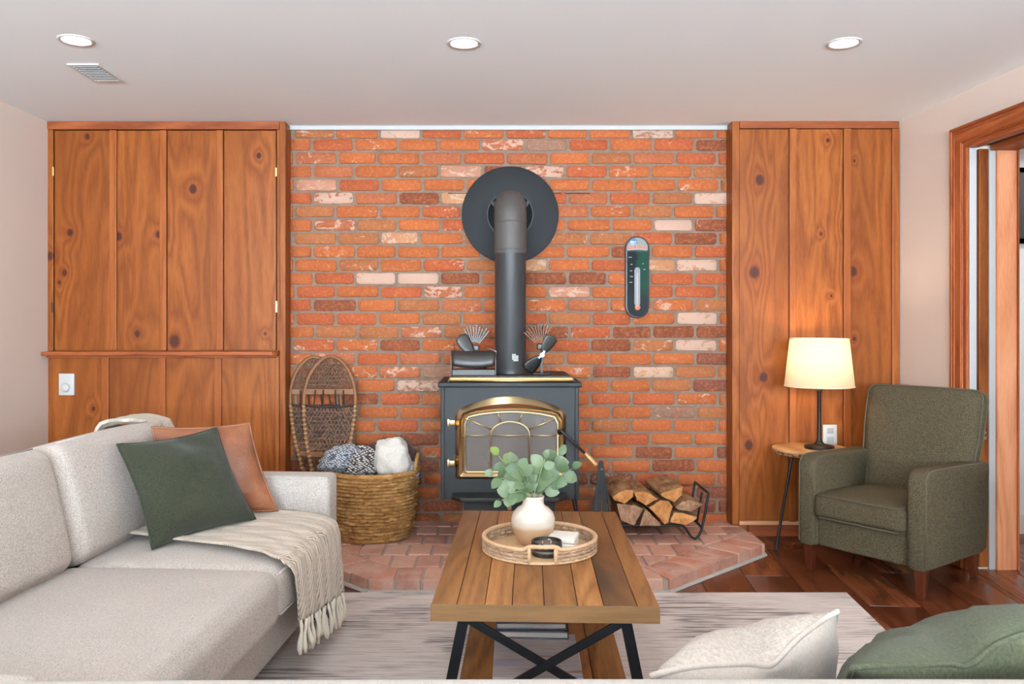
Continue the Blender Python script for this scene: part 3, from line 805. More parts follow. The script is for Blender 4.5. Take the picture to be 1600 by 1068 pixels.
for v_ in (659, 722):
    b = B().rbox((sp(705.5, 0).x, YF - 0.014, sp(0, v_).z), (0.034, 0.024, 0.026), 0.004, 1)
    b.rbox((sp(701, 0).x, YF - 0.014, sp(0, v_).z), (0.014, 0.030, 0.036), 0.004, 1).build('hinge', M_brass, door, smooth=True)
    B().lohi((sp(699, 0).x, YF - 0.012, sp(0, v_ + 11).z), (sp(705, 0).x, YF + 0.002, sp(0, v_ + 5).z)).build('hinge_block', M_iron, door)
# handle
a, c = sp(878, 674, YF - .04), sp(914, 708, YF - .07)
d = sp(932, 727, YF - .085)
hd = B().tube([sp(873, 678, YF - .01), sp(873, 672, YF - .03), sp(876, 671, YF - .038), a, c], 0.006, 8).build('handle', M_iron, st, smooth=True)
pts = []; rads = []
for k in range(25):
    t = k / 24; pts.append(c + (d - c) * t); rads.append(0.0095 + 0.002 * math.sin(t * 44) + 0.002 * math.sin(t * 3.1))
B().tube(pts, rads, 10).build('spiral_grip', plain('spring_grip', (204, 160, 112), 0.35, 0.7), hd, smooth=True)

# ---- flue pipe and wall collar
M_pipe = plain('flue_steel', (47, 47, 48), 0.45, 0.0, var=0.10, scale=9, bump=0.05, spec=0.4)
M_pipe2 = plain('flue_elbow_steel', (76, 70, 67), 0.6, 0.1, var=0.15, scale=14, bump=0.08)
M_disc = plain('wall_collar_black', (29, 29, 31), 0.6, 0.0, var=0.06, scale=14, spec=0.25)
PYc = 3.93; PXc = px(797.5, 0, PYc).x; zc = px(0, 336, YB).z
pr = 0.0735
fp = thing('stove_pipe', 'grey steel flue pipe rising from the stove into the brick wall', 'stove pipe', (PXc, PYc, zz1), local=False)
zj = px(0, 391, PYc - pr).z
B().lathe([(pr + 0.003, zz1 - 0.001), (pr + 0.003, zz1 + 0.02), (pr, zz1 + 0.024), (pr, zj)], (PXc, PYc, 0), 40, cap=False).build('pipe', M_pipe, fp, smooth=50)
zq = zc - 0.02
ep = [(PXc, PYc, zj - 0.01), (PXc, PYc, zj + 0.05), (PXc, PYc, zq - 0.04)]
r2 = 0.105
for k in range(0, 10):
    a = R(90 * k / 9); ep.append((PXc, PYc + r2 * (1 - math.cos(a)), zq - 0.035 + r2 * math.sin(a) * 0.72))
ep.append((PXc, YB - 0.0005, ep[-1][2]))
B().tube(ep, 0.0765, 40, up=(1, 0, 0)).build('elbow', M_pipe2, fp, smooth=50)
for v_ in (344, 388):
    z_ = px(0, v_, PYc - .08).z
    B().lathe([(0.0765, z_ - .003), (0.0785, z_ - .0015), (0.0785, z_ + .0015), (0.0765, z_ + .003)], (PXc, PYc, 0), 40, cap=False).build('seam_ring', M_pipe2, fp, smooth=True)
b = B()
q0 = px(800, 553, PYc - pr)
for i in range(5):
    for j in range(5):
        if (i, j) in ((0, 4), (4, 0), (3, 0)): continue
        b.box((q0.x + 0.003 + i * 0.006, PYc - math.sqrt(pr ** 2 - (q0.x + .003 + i * .006 - PXc) ** 2) - .0006, q0.z - 0.002 - j * 0.007), (0.005, 0.001, 0.0055))
b.build('rating_sticker', plain('sticker_print', (196, 192, 186), 0.6), fp)
wc = thing('flue_collar', 'round black wall collar plate behind the stove pipe', 'collar plate', (PXc, YB - 0.01, px(0, 412, YB).z), local=False)
Mx = Matrix.Translation((px(797, 0, YB).x, YB - 0.004, zc)) @ Matrix.Rotation(R(90), 4, 'X')
B().lathe([(0.115, 0.006), (0.115, 0.012), (0.24, 0.012), (0.246, 0.010), (0.246, 0.0), (0.115, 0.0)], n=72, M=Mx, cap=False).build('plate', M_disc, wc, smooth=40)
B().lathe([(0.119, 0.011), (0.119, 0.019), (0.112, 0.019), (0.112, 0.0)], n=56, M=Mx, cap=False).build('inner_ring', M_iron, wc, smooth=40)
B().lathe([(0.0, 0.001), (0.115, 0.001)], n=40, M=Mx, cap=False).build('thimble', plain('thimble_dark', (18, 18, 19), 0.9), wc)
for s_ in (-1, 1):
    B().box((px(797, 0, YB).x + s_ * 0.085, YB - 0.03, zc + 0.052), (0.018, 0.03, 0.028), rot=Matrix.Rotation(s_ * R(35), 3, 'Y')).build('bracket', M_iron, wc, bevel=0.002)
b = B()
for (u0, u1, v_) in ((700, 724, 300.5), (868, 922, 302)):
    pass

# ================================================================== things on the stove
M_gun = plain('gunmetal', (66, 63, 61), 0.4, 0.5, var=0.15, scale=30)
M_blade = plain('black_blade', (24, 23, 23), 0.4, 0.3)
M_silver = plain('silver_clip', (120, 118, 116), 0.4, 0.7)
ZT = zz1
def blade_mesh(c, ang, L, wd, tw, root=0.012):
    """twisted paddle blade in the xz plane about c"""
    c = Vector(c); d = Vector((math.cos(ang), 0, math.sin(ang))); n = Vector((-math.sin(ang), 0, math.cos(ang)))
    def fn(i, j):
        t = root + (L - root) * j
        w_ = wd * (0.28 + 0.72 * math.sin(min(1, (j * 1.05)) ** 0.8 * math.pi * 0.62)) * (1 if j < .86 else math.sqrt(max(0.02, 1 - ((j - .86) / .14) ** 2)))
        s = (i - 0.42) * w_
        return c + d * t + n * s * math.cos(tw) + Vector((0, -1, 0)) * (s * math.sin(tw) - 0.012 * (i - .5) ** 2)
    return B().grid(fn, 7, 12)
def stove_fan(label, uc, vc, Y, hub_z, blades, fins):
    c = px(uc, vc, Y)
    t = thing('stove_fan', label, 'stove fan', (c.x, Y + 0.03, ZT), group='heat powered fans on the stove top', local=False)
    B().rbox((c.x, Y + 0.03, ZT + 0.004), (0.085, 0.05, 0.008), 0.003, 1).build('base', M_blade, t, smooth=True)
    B().bar((c.x, Y + 0.03, ZT + 0.008), (c.x, Y + 0.03, c.z + 0.02), 0.010, 0.012, up=(0, 1, 0)).build('post', M_blade, t)
    Mh = Matrix.Translation(c + Vector((0, -0.006, 0))) @ Matrix.Rotation(R(-90), 4, 'X')
    B().lathe([(0.011, -0.010), (0.011, 0.004), (0.007, 0.036)], n=16, M=Mh).build('hub', M_silver, t, smooth=40)
    for (ang, L, w_, tw) in blades:
        B_ = blade_mesh(c, R(ang), L, w_, R(tw)).build('blade', M_blade if ang > 180 else M_gun, t, smooth=True, solid=0.0015)
        d_ = Vector((math.cos(R(ang)), 0, math.sin(R(ang))))
        B().bar(c + d_ * 0.008 + Vector((0, -.004, 0)), c + d_ * 0.022 + Vector((0, -.004, 0)), 0.010, 0.003, up=(0, 1, 0)).build('blade_clip', M_silver, t)
    B().rbox((c.x, Y + 0.035, c.z + 0.036), (0.045, 0.03, 0.03), 0.006, 1).build('motor', M_gun, t, smooth=True)
    for k in range(fins[0]):
        a = R(fins[1] + (fins[2] - fins[1]) * k / (fins[0] - 1))
        p0 = Vector((c.x + fins[4], Y + 0.035, c.z + 0.030)); d_ = Vector((math.cos(a), 0, math.sin(a)))
        B().bar(p0 + d_ * 0.036, p0 + d_ * (fins[3] * (0.96 + 0.04 * math.sin(k * 2.1))), fins[6], 0.05, up=(0, 1, 0)).build('fin', fins[5], t)
    return t
M_fin = plain('copper_fin', (110, 78, 58), 0.5, 0.3)
f2 = stove_fan('stove fan with two dark twisted blades and thin coppery fins, right of the pipe', 847, 554, 3.80, 0, [(57, 0.100, 0.062, 18), (222, 0.102, 0.066, -14)], (10, 68, 138, 0.112, -0.002, M_fin, .003))
q = px(847, 507, 3.83)
B().tube([(q.x, 3.835, q.z - 0.02), (q.x, 3.835, q.z + 0.012)], 0.005, 8).build('top_ring', M_silver, f2, smooth=True)
f1 = stove_fan('stove fan with gunmetal blade and dark fins, behind the tin left of the pipe', 741, 556, 3.90, 0, [(122, 0.118, 0.068, 18), (302, 0.085, 0.05, 25)], (9, 52, 116, 0.116, 0.0, M_gun, .0052))
# curved tin
tx = thing('curved_tin', 'dark metal bin with bowed front standing on the left of the stove top', 'tin box', (px(739, 0, 3.79).x, 3.79, ZT), local=False)
ax, bx_ = px(705, 0, 3.77).x, px(775, 0, 3.77).x
za, zb2 = ZT, px(0, 545, 3.77).z
M_tin = plain('tin_grey', (64, 60, 58), 0.42, 0.5, var=0.2, scale=14)
def fn(i, j):
    a = R(-20 + 150 * j); x = ax + 0.004 + (bx_ - ax - 0.008) * i
    bow = 0.012 * (1 - (2 * i - 1) ** 2)
    return Vector((x, 3.80 - 0.055 * math.cos(a) - bow * 0.5, za + 0.022 + (zb2 - za - 0.03) * (0.45 + 0.55 * math.sin(a)) * (1 if j > .3 else 1) - bow * (1 - j)))
B().grid(fn, 14, 12).build('curved_lid', M_tin, tx, smooth=True, solid=0.002)
for x_ in (ax, bx_ - 0.003):
    pl = [(3.745, za), (3.745, za + 0.03)] + [(3.80 - 0.055 * math.cos(R(a)), za + 0.022 + (zb2 - za - .03) * (0.45 + .55 * math.sin(R(a)))) for a in range(10, 131, 20)] + [(3.86, za)]
    B().prism(pl, 0, x_, x_ + 0.003).build('side_plate', M_tin, tx)
B().lohi((ax + 0.006, 3.748, za), (bx_ - 0.004, 3.86, za + 0.026)).build('base_tray', M_tin, tx, bevel=0.002)
B().tube([(bx_ - 0.045, 3.79, zb2 + 0.002), (bx_ - 0.02, 3.785, zb2 - 0.002), (bx_ - 0.0, 3.78, zb2 - 0.012), (bx_ - 0.003, 3.78, zb2 - 0.03)], 0.004, 8).build('side_handle', M_silver, tx, smooth=True)
B().tube([(ax + 0.012, 3.80, za + 0.02), (ax + 0.012, 3.80, zb2 + 0.022), (ax + 0.012, 3.80, zb2 + 0.024)], [0.0016, 0.0016, 0.004], 6).build('lid_pin', M_gun, tx)

# ================================================================== thermometer
th = thing('wall_thermometer', 'green and black rounded metal thermometer hanging on the brick wall', 'thermometer', (px(995, 0, 4.225).x, 4.225, px(0, 497, 4.22).z), local=False)
YT = 4.222
def T(u, v): return px(u, v, YT)
c0 = T(995.5, 433); hw = (T(1014, 0).x - T(977, 0).x) / 2; hh = (T(0, 369).z - T(0, 497).z) / 2
def stadium(w, h, n=12, k=1.0):
    out = []
    for i in range(n + 1):
        a = R(180 * i / n); out.append((w * math.cos(a), h - w + w * math.sin(a)))
    for i in range(n + 1):
        a = R(180 + 180 * i / n); out.append((w * math.cos(a), -h + w + w * math.sin(a)))
    return out
def stad(w, h, y0, y1): return B().prism([(c0.x + a, c0.z + b_) for a, b_ in stadium(w, h)], 1, y0, y1)
M_tb = plain('thermometer_rim', (24, 28, 28), 0.4, 0.1)
stad(hw, hh, YT - 0.012, YB + 0.004).build('rim', M_tb, th, smooth=40, bevel=0.004)
g = N('thermometer_print'); v = g.coord(); sep = g.n('ShaderNodeSeparateXYZ'); g.set(sep, 0, v)
n1 = g.noise(v, 14, 3)
side = g.smooth(g.math('ADD', sep.outputs[0], g.math('MULTIPLY', g.math('SUBTRACT', n1, .5), 0.06)), -0.016, 0.004)
col = g.mix(side, lin((17, 21, 23)), lin((16, 58, 43)))
col = g.mix(g.smooth(sep.outputs[2], -0.03, -0.12), col, lin((30, 35, 38)))
col = g.mix(g.smooth(sep.outputs[2], 0.125, 0.155), col, lin((132, 132, 128)))
M_tp = g.fin(col, 0.6, 0, 0.15)
stad(hw - 0.008, hh - 0.008, YT - 0.0135, YT - 0.011).build('face', M_tp, th)
B().prism([(T(995 + 0.0, 0).x + a, T(0, 448).z + b_) for a, b_ in stadium(0.0145, 0.098, 6)], 1, YT - 0.0155, YT - 0.0125).build('scale_tube', plain('scale_silver', (116, 117, 116), 0.5, 0.0, var=.05), th)
B().prism([(T(995, 0).x + a, T(0, 452).z + b_) for a, b_ in stadium(0.0022, 0.085, 4)], 1, YT - 0.0165, YT - 0.015).build('fluid_tube', plain('fluid_red', (150, 120, 116), 0.3), th)
b = B()
for k in range(22):
    z_ = T(0, 418).z - k * 0.0085; b.box((T(995, 0).x, YT - 0.0157, z_), (0.018 if k % 2 else 0.024, 0.0006, 0.0012))
b.build('tick_marks', plain('tick_grey', (110, 112, 112), 0.6), th)
Mr = Matrix.Rotation(R(90), 4, 'X')
B().lathe([(0.0, 0.004), (0.0175, 0.003), (0.0175, 0)], n=24, M=Matrix.Translation(T(989, 378) + Vector((0, -.0125, 0))) @ Mr, cap=False).build('blue_badge', plain('badge_blue', (24, 78, 128), 0.3), th, smooth=40)
b = B()
for k, w_ in enumerate((.008, .005, .006)): b.box((T(989, 0).x - 0.009 + k * .009, YT - 0.0172, T(0, 378).z), (w_, 0.0008, 0.006))
b.build('badge_mark', M_plate, th)
b = B(); b2 = B()
for k in range(9):
    xx = T(981.5 + k * 3.4, 0).x; zz = T(0, 387.5 - 1.2 * math.sin(k / 8 * math.pi)).z
    b.rbox((xx, YT - 0.0150, zz), (0.0095, 0.003, 0.017), 0.003, 1); b2.rbox((xx, YT - 0.0140, zz - .001), (0.0125, 0.002, 0.021), 0.003, 1)
b2.build('lettering_outline', plain('cream_print', (176, 168, 152), 0.4), th); b.build('lettering', plain('red_print', (150, 62, 46), 0.4), th)
b = B()
for (u, v_, w_) in ((984, 402, .016), (986, 413, .009), (985.5, 423, .012), (986, 432, .016), (985, 441, .014), (1006, 421, .011), (1004, 412, .008)):
    b.box((T(u, 0).x, YT - 0.0138, T(0, v_).z), (w_, 0.0006, 0.005))
b.build('number_marks', plain('pale_print', (104, 114, 110), 0.5), th)
B().lathe([(0.0, 0.005), (0.012, 0.003), (0.015, 0)], n=24, M=Matrix.Translation(T(995.5, 480) + Vector((0, -.0128, 0))) @ Mr, cap=False).build('bulb_badge', plain('bulb_red', (206, 120, 92), 0.3, var=.4, scale=90), th, smooth=True)
# ================================================================== log rack and logs
YL = 3.86
lr = thing('log_rack', 'black wire log rack standing on the hearth right of the stove', 'log rack', (0.68, 4.0, HZ), local=False)
def q(u, v, y=YL): return px(u, v, y)
M_wire = plain('rack_wire', (22, 20, 20), 0.5, 0.2)
zr = HZ + 0.006
xL, xR_ = 0.40, q(1085, 0).x
for y_ in (YL, 4.13):
    k_ = y_ / YL
    X = lambda u: q(u, 0).x
    pts = [(X(1107), y_, q(0, 770).z), (X(1103), y_, q(0, 795).z), (X(1096), y_, q(0, 828).z), (X(1091), y_, zr + 0.012), (X(1086), y_, zr), (X(1080), y_, zr + 0.010), (X(1072), y_, q(0, 826).z), (X(1066), y_, q(0, 820).z), (xL + 0.06, y_, q(0, 820).z), (xL + 0.03, y_, q(0, 826).z), (xL, y_, zr), (xL - 0.02, y_, zr + 0.05), (xL - 0.05, y_, q(0, 770).z)]
    B().tube(pts, 0.0062, 8).build('side_wire', M_wire, lr, smooth=True)
for (x_, z_) in ((q(1107, 0).x, q(0, 770).z), (q(1096, 0).x, q(0, 823).z), (xL - .05, q(0, 770).z), (q(1066, 0).x, q(0, 820).z), (xL + .06, q(0, 820).z), (0.6, q(0, 820).z), (0.75, q(0, 820).z)):
    B().tube([(x_, YL, z_), (x_, 4.13, z_)], 0.006, 8).build('cross_wire', M_wire, lr, smooth=True)
B().tube([(q(1104, 0).x, YL + 0.09, q(0, 775).z), (q(1096, 0).x, YL + 0.09, q(0, 822).z)], 0.005, 8).build('end_wire', M_wire, lr, smooth=True)

g = N('log_bark'); v = g.jit(g.coord(), 20)
n1 = g.noise(g.map(v, (1, 0.25, 1)), 40, 4, 0.65); n2 = g.noise(v, 12, 3)
col = g.ramp(g.math('ADD', g.math('MULTIPLY', n1, .6), g.math('MULTIPLY', n2, .4)), [(0.3, lin((78, 54, 40))), (0.5, lin((146, 108, 76))), (0.72, lin((186, 150, 108)))])
g.bump(n1, 0.7, 0.006)
M_bark = g.fin(col, 0.9, 0, 0.15)
def endgrain(nm, a, b_, c_):
    g = N(nm); v = g.jit(g.coord(), 20)
    n1 = g.noise(v, 26, 4, 0.65); n2 = g.noise(g.map(v, (1, 1, .3)), 120, 3, 0.6)
    col = g.ramp(g.math('ADD', g.math('MULTIPLY', n1, .65), g.math('MULTIPLY', n2, .35)), [(0.28, lin(a)), (0.5, lin(b_)), (0.72, lin(c_))])
    g.bump(n2, 0.5, 0.004); return g.fin(col, 0.85, 0, 0.2)
M_end = endgrain('log_end_grain', (136, 84, 46), (188, 130, 78), (210, 160, 106))
M_end2 = endgrain('log_end_weathered', (92, 70, 58), (152, 116, 90), (190, 152, 120))
def Lp(zs): return [(900 + .1375 * a, 740 + .1375 * b_) for a, b_ in zs]
LOGS = [
 ('log with pale split face and bark top, upper left of the pile', M_end, [(410, 265), (480, 205), (570, 175), (655, 185), (655, 250), (555, 345), (430, 300)], (-20, -30)),
 ('wedge log with orange face, second in the top row of the pile', M_end, [(660, 210), (740, 195), (850, 225), (930, 285), (800, 365), (690, 300)], (-30, -12)),
 ('log with rough knotty face, third in the top row of the pile', M_end, [(960, 215), (1030, 195), (1215, 140), (1200, 235), (1120, 330), (960, 245)], (-50, -20)),
 ('large split log at the right end of the top row', M_end2, [(1130, 380), (1200, 310), (1290, 290), (1440, 345), (1310, 430), (1150, 405)], (-60, -95)),
 ('brownish square log at the lower left of the pile', M_end2, [(460, 335), (600, 350), (650, 352), (770, 395), (670, 600), (510, 540)], (0, 0)),
 ('dark triangular log on the bottom row of the pile', M_end2, [(790, 395), (830, 430), (960, 565), (970, 592), (720, 595)], (0, 0)),
 ('pale log with pointed lower edge, middle of the pile', M_end, [(830, 385), (960, 295), (1060, 310), (1105, 370), (1050, 560), (1010, 575), (940, 500)], (0, 0)),
 ('flat pale log at the right end of the bottom row', M_end, [(1060, 520), (1100, 430), (1210, 436), (1380, 490), (1320, 545), (1240, 575), (1070, 545)], (0, 0)),
]
rr = random.Random(3)
for k, (lab, em, zs, sh) in enumerate(LOGS):
    P = [q(u, v_, YL - 0.02 + rr.uniform(-.006, .006)) for u, v_ in Lp(zs)]
    # refine outline
    F_ = []
    for i in range(len(P)):
        a, b_ = P[i], P[(i + 1) % len(P)]
        for t in (0, .33, .66):
            p = a.lerp(b_, t); F_.append(p)
    n = len(F_); cen = sum(F_, Vector()) / n
    L = rr.uniform(0.30, 0.33); y0 = YL - 0.02 + rr.uniform(-.01, .01)
    root = thing('firewood_log', lab, 'log', (cen.x, y0 + L / 2, min(p.z for p in F_)), group='firewood logs in the wire rack', local=False)
    rings = []
    for s_ in range(7):
        t = s_ / 6
        ring = []
        for i, p in enumerate(F_):
            j = mnoise.noise(Vector((i * .9 + k * 7, s_ * .8, 1.3))) * 0.0035
            d = (p - cen).normalized() * (j - (0.002 if s_ in (0, 6) else 0))
            ring.append(Vector((p.x + d.x + sh[0] * .00010 * t * 3, y0 + L * t, p.z + d.z - max(0, sh[1]) * 0)))
        rings.append(ring)
    vs = [p for r_ in rings for p in r_]
    fs = [[s_ * n + i, s_ * n + (i + 1) % n, (s_ + 1) * n + (i + 1) % n, (s_ + 1) * n + i] for s_ in range(6) for i in range(n)]
    fs.append([6 * n + i for i in range(n)])
    B().add(vs, fs).build('bark', M_bark, root, smooth=35)
    face = [p.copy() for p in rings[0]]
    c2 = sum(face, Vector()) / n
    inner = [c2 + (p - c2) * 0.55 + Vector((0, mnoise.noise(Vector((i, k, 2.2))) * 0.006 - 0.003, 0)) for i, p in enumerate(face)]
    vs = face + inner + [c2 + Vector((0, -0.004, 0))]
    fs = [[i, (i + 1) % n, n + (i + 1) % n, n + i] for i in range(n)] + [[n + i, n + (i + 1) % n, 2 * n] for i in range(n)]
    B().add(vs, fs).build('cut_end', em, root)

# ---- black folded fire tool next to the logs
ft = thing('folding_fire_fan', 'folded black metal fireplace fan leaning between stove and log rack', 'fire screen', (px(938, 0, 3.80).x, 3.82, HZ), local=False)
ap = px(939, 722, 3.86)
for k in range(7):
    ub = 921 + k * 6.4; yb = 3.72 + 0.018 * k
    bt = Vector(((ub - PU) / F * yb, yb, HZ + 0.001))
    d = (ap - bt); w0, w1 = 0.0095, 0.007
    sdv = Vector((1, 0.25 * (-1) ** k, 0)).normalized()
    nv = d.cross(sdv).normalized() * 0.0018
    vs = [bt - sdv * w0 / 2 - nv, bt + sdv * w0 / 2 - nv, ap + sdv * w1 / 2 - nv, ap - sdv * w1 / 2 - nv]
    vs += [x + nv * 2 for x in vs]
    for x in vs[:2] + vs[4:6]: x.z = max(x.z, HZ + 0.001)
    off = Vector((0.0028 * (k - 3), 0.003 * (k - 3), 0.004 * (k % 3)))
    for i in (2, 3, 6, 7): vs[i] = vs[i] + off
    B().add(vs, [[0, 1, 2, 3], [7, 6, 5, 4], [0, 4, 5, 1], [1, 5, 6, 2], [2, 6, 7, 3], [3, 7, 4, 0]]).build('blade', plain('tool_black', (16, 16, 16), 0.6, 0.0) if k == 0 else bpy.data.materials['tool_black'], ft)
B().tube([ap + Vector((0, -.02, -.03)), ap + Vector((0, .02, -.03))], 0.006, 8).build('pivot', M_silver, ft, smooth=True)

# ================================================================== basket with blankets
bc = Vector((px(584, 0, 3.955).x, 3.955, HZ))
BH, BR0, BR1 = 0.322, 0.180, 0.212
bk = thing('woven_basket', 'round woven seagrass basket holding blankets on the hearth', 'basket', bc)
g = N('seagrass'); v = g.coord(); sx_ = g.n('ShaderNodeSeparateXYZ'); g.set(sx_, 0, v)
cyl = g.n('ShaderNodeCombineXYZ'); g.set(cyl, 0, g.math('MULTIPLY', g.math('ARCTAN2', sx_.outputs[1], sx_.outputs[0]), 0.2)); g.set(cyl, 1, g.math('MULTIPLY', sx_.outputs[2], 2.6))
cell = g.n('ShaderNodeSeparateXYZ'); g.set(cell, 0, g.voro(cyl.outputs[0], 32, out='Color'))
n1 = g.noise(g.map(v, (1, 1, 3)), 55, 4, 0.65); n2 = g.noise(v, 10, 3)
col = g.ramp(g.math('ADD', g.math('MULTIPLY', n1, .65), g.math('MULTIPLY', n2, .35)), [(0.28, lin((110, 72, 36))), (0.5, lin((170, 124, 72))), (0.72, lin((200, 158, 104)))])
g.bump(n1, 0.6, 0.003)
col = g.mix(g.smooth(cell.outputs[0], 0.2, 1.0, 0.0, 0.5), col, lin((120, 78, 38)))
col = g.mix(g.smooth(cell.outputs[1], 0.5, 1.0, 0.0, 0.5), col, lin((208, 164, 108)))
M_grass = g.fin(col, 0.8, 0, 0.12)
ROWS, CH_ = 19, 32
def brad(t): return BR0 + (BR1 - BR0) * t ** 0.7 - 0.010 * (1 - t) ** 6
wrng = random.Random(9)
jz = [[wrng.uniform(-.25, .25) for _ in range(CH_)] for _ in range(ROWS + 1)]
jr = [[wrng.uniform(.5, 1.2) for _ in range(CH_)] for _ in range(ROWS + 1)]
def fn(i, j):
    ang = 2 * math.pi * i; row = j * ROWS; r_i = min(ROWS - 1, int(row)); fr_ = row - r_i
    ph = (i * CH_ + (0.5 if r_i % 2 else 0)); ci = int(ph) % CH_; cf = ph - int(ph)
    bul = math.sqrt(max(0, 1 - (2 * fr_ - 1) ** 2)) * (0.35 + 0.65 * math.sqrt(max(0, 1 - (2 * cf - 1) ** 4))) * jr[r_i][ci]
    strand = 0.0020 * math.sin(fr_ * 18.8 + 5 * cf)
    wob = 0.0035 * mnoise.noise(Vector((math.cos(ang) * 4, math.sin(ang) * 4, r_i * .7)))
    r_ = brad(j) + 0.019 * bul + strand - 0.011
    return Vector((r_ * math.cos(ang), r_ * math.sin(ang), 0.004 + (BH - 0.016) * j + wob))
B().grid(fn, 300, ROWS * 7 + 1, True).build('woven_wall', M_grass, bk, smooth=True)
def fi(i, j):
    ang = 2 * math.pi * i; r_ = brad(j) - 0.013; return Vector((r_ * math.cos(ang), r_ * math.sin(ang), 0.006 + (BH - 0.016) * j))
B().grid(fi, 48, 6, True).build('inner_wall', M_grass, bk, smooth=True)
B().lathe([(0.0, 0.004), (BR0, 0.004), (BR0 + .004, 0.010), (0.0, 0.010)], n=40, cap=False).build('bottom', M_grass, bk)
rim = []
for k in range(120):
    a = 2 * math.pi * k / 120; rim.append((BR1 * math.cos(a), BR1 * math.sin(a), BH - 0.010))
B().tube(rim, [0.011 + 0.0018 * math.sin(k * 2.2) for k in range(120)], 8, closed=True).build('rim', M_grass, bk, smooth=True)
for s_, a0 in ((-1, 180 + 8), (1, -2)):
    pts = []
    for k in range(13):
        t = k / 12; a = R(a0 + (t - .5) * 34); z_ = BH - 0.012 + 0.075 * math.sin(math.pi * t) ** 0.7
        pts.append((BR1 * math.cos(a) * 1.0, BR1 * math.sin(a), z_))
    B().tube(pts, 0.009, 8).build('handle', M_grass, bk, smooth=True)

def lump(name, c, r, amp, seed, mat, label, n=(40, 26), fold=0.0, fdir=0.0, sq=1.0, rot=0.0):
    """soft folded cloth: an ellipsoid with rolled folds"""
    c = Vector(c); rx, ry, rz_ = r; ca, sa = math.cos(rot), math.sin(rot)
    def fn(i, j):
        a = 2 * math.pi * i; ph = math.pi * (j - .5)
        d = Vector((math.cos(ph) * math.cos(a), math.cos(ph) * math.sin(a), math.sin(ph)))
        e = [math.copysign(abs(x) ** sq, x) for x in d]
        k = 1 + amp * mnoise.noise(Vector((d.x * 2.2 + seed, d.y * 2.2, d.z * 2.2))) + amp * .5 * mnoise.noise(Vector((d.x * 5 + seed, d.y * 5, d.z * 5)))
        if fold: k += fold * math.sin(6 * (d.x * math.cos(fdir) + d.z * math.sin(fdir)) + seed)
        x, y, z = e[0] * rx * k, e[1] * ry * k, e[2] * rz_ * k
        return c + Vector((x * ca - z * sa, y, x * sa + z * ca))
    o = B().grid(fn, n[0], n[1], True).build(name, mat, smooth=True)
    return tag(o, label, 'blanket', 'blankets in the basket')
def knit(nm, a, b_, sc=150, bmp=0.9, thr=(0.3, 0.6)):
    g = N(nm); v = g.coord()
    vd = g.voro(g.map(v, (1, 1, 1.7), rot=(0, 0.6, 0)), sc, rnd=0.35)
    f = g.smooth(vd, *thr); col = g.mix(f, lin(b_), lin(a))
    g.bump(g.math('SUBTRACT', 1.0, vd), bmp, 0.004); return g.fin(col, 0.95, 0, 0.15, Sheen_Weight=0.3)
M_kn1 = knit('grey_blue_knit', (70, 74, 84), (186, 186, 188), 80)
M_kn2 = knit('dark_speckled_knit', (54, 48, 48), (200, 190, 182), 68, thr=(.3, .55))
M_fle = fabric('cream_fleece', (198, 188, 176), (218, 208, 198), 200, bump=0.25, sheen=0.6)
M_brn = fabric('plum_brown_fleece', (66, 44, 42), (96, 68, 64), 200, bump=0.3, sheen=0.4)
M_lbl = fabric('light_blue_cloth', (160, 172, 184), (182, 192, 202), 200, bump=0.3)
lump('knit_blanket', px(530, 719, 3.885), (0.100, 0.08, 0.060), .25, 3.1, M_kn1, 'grey-blue chunky knit blanket spilling over the basket rim at left', fold=.08, fdir=1.1, rot=.3)
lump('knit_blanket', px(563, 724, 3.90), (0.105, 0.085, 0.080), .25, 8.4, M_kn2, 'black and white speckled knit blanket in the middle of the basket', fold=.06, fdir=.4)
lump('fleece_blanket', px(613, 716, 3.87), (0.084, 0.060, 0.092), .16, 5.0, M_fle, 'folded cream fleece blanket standing up in the basket', sq=.8, fold=.05, fdir=0.2)
lump('fleece_blanket', px(612, 715, 4.035), (0.135, 0.062, 0.092), .22, 12.0, M_brn, 'plum brown blanket at the back of the basket', fold=.05)
lump('cloth_blanket', px(640, 737, 3.95), (0.045, 0.06, 0.05), .15, 2.0, M_lbl, 'small pale blue cloth at the right side of the basket')

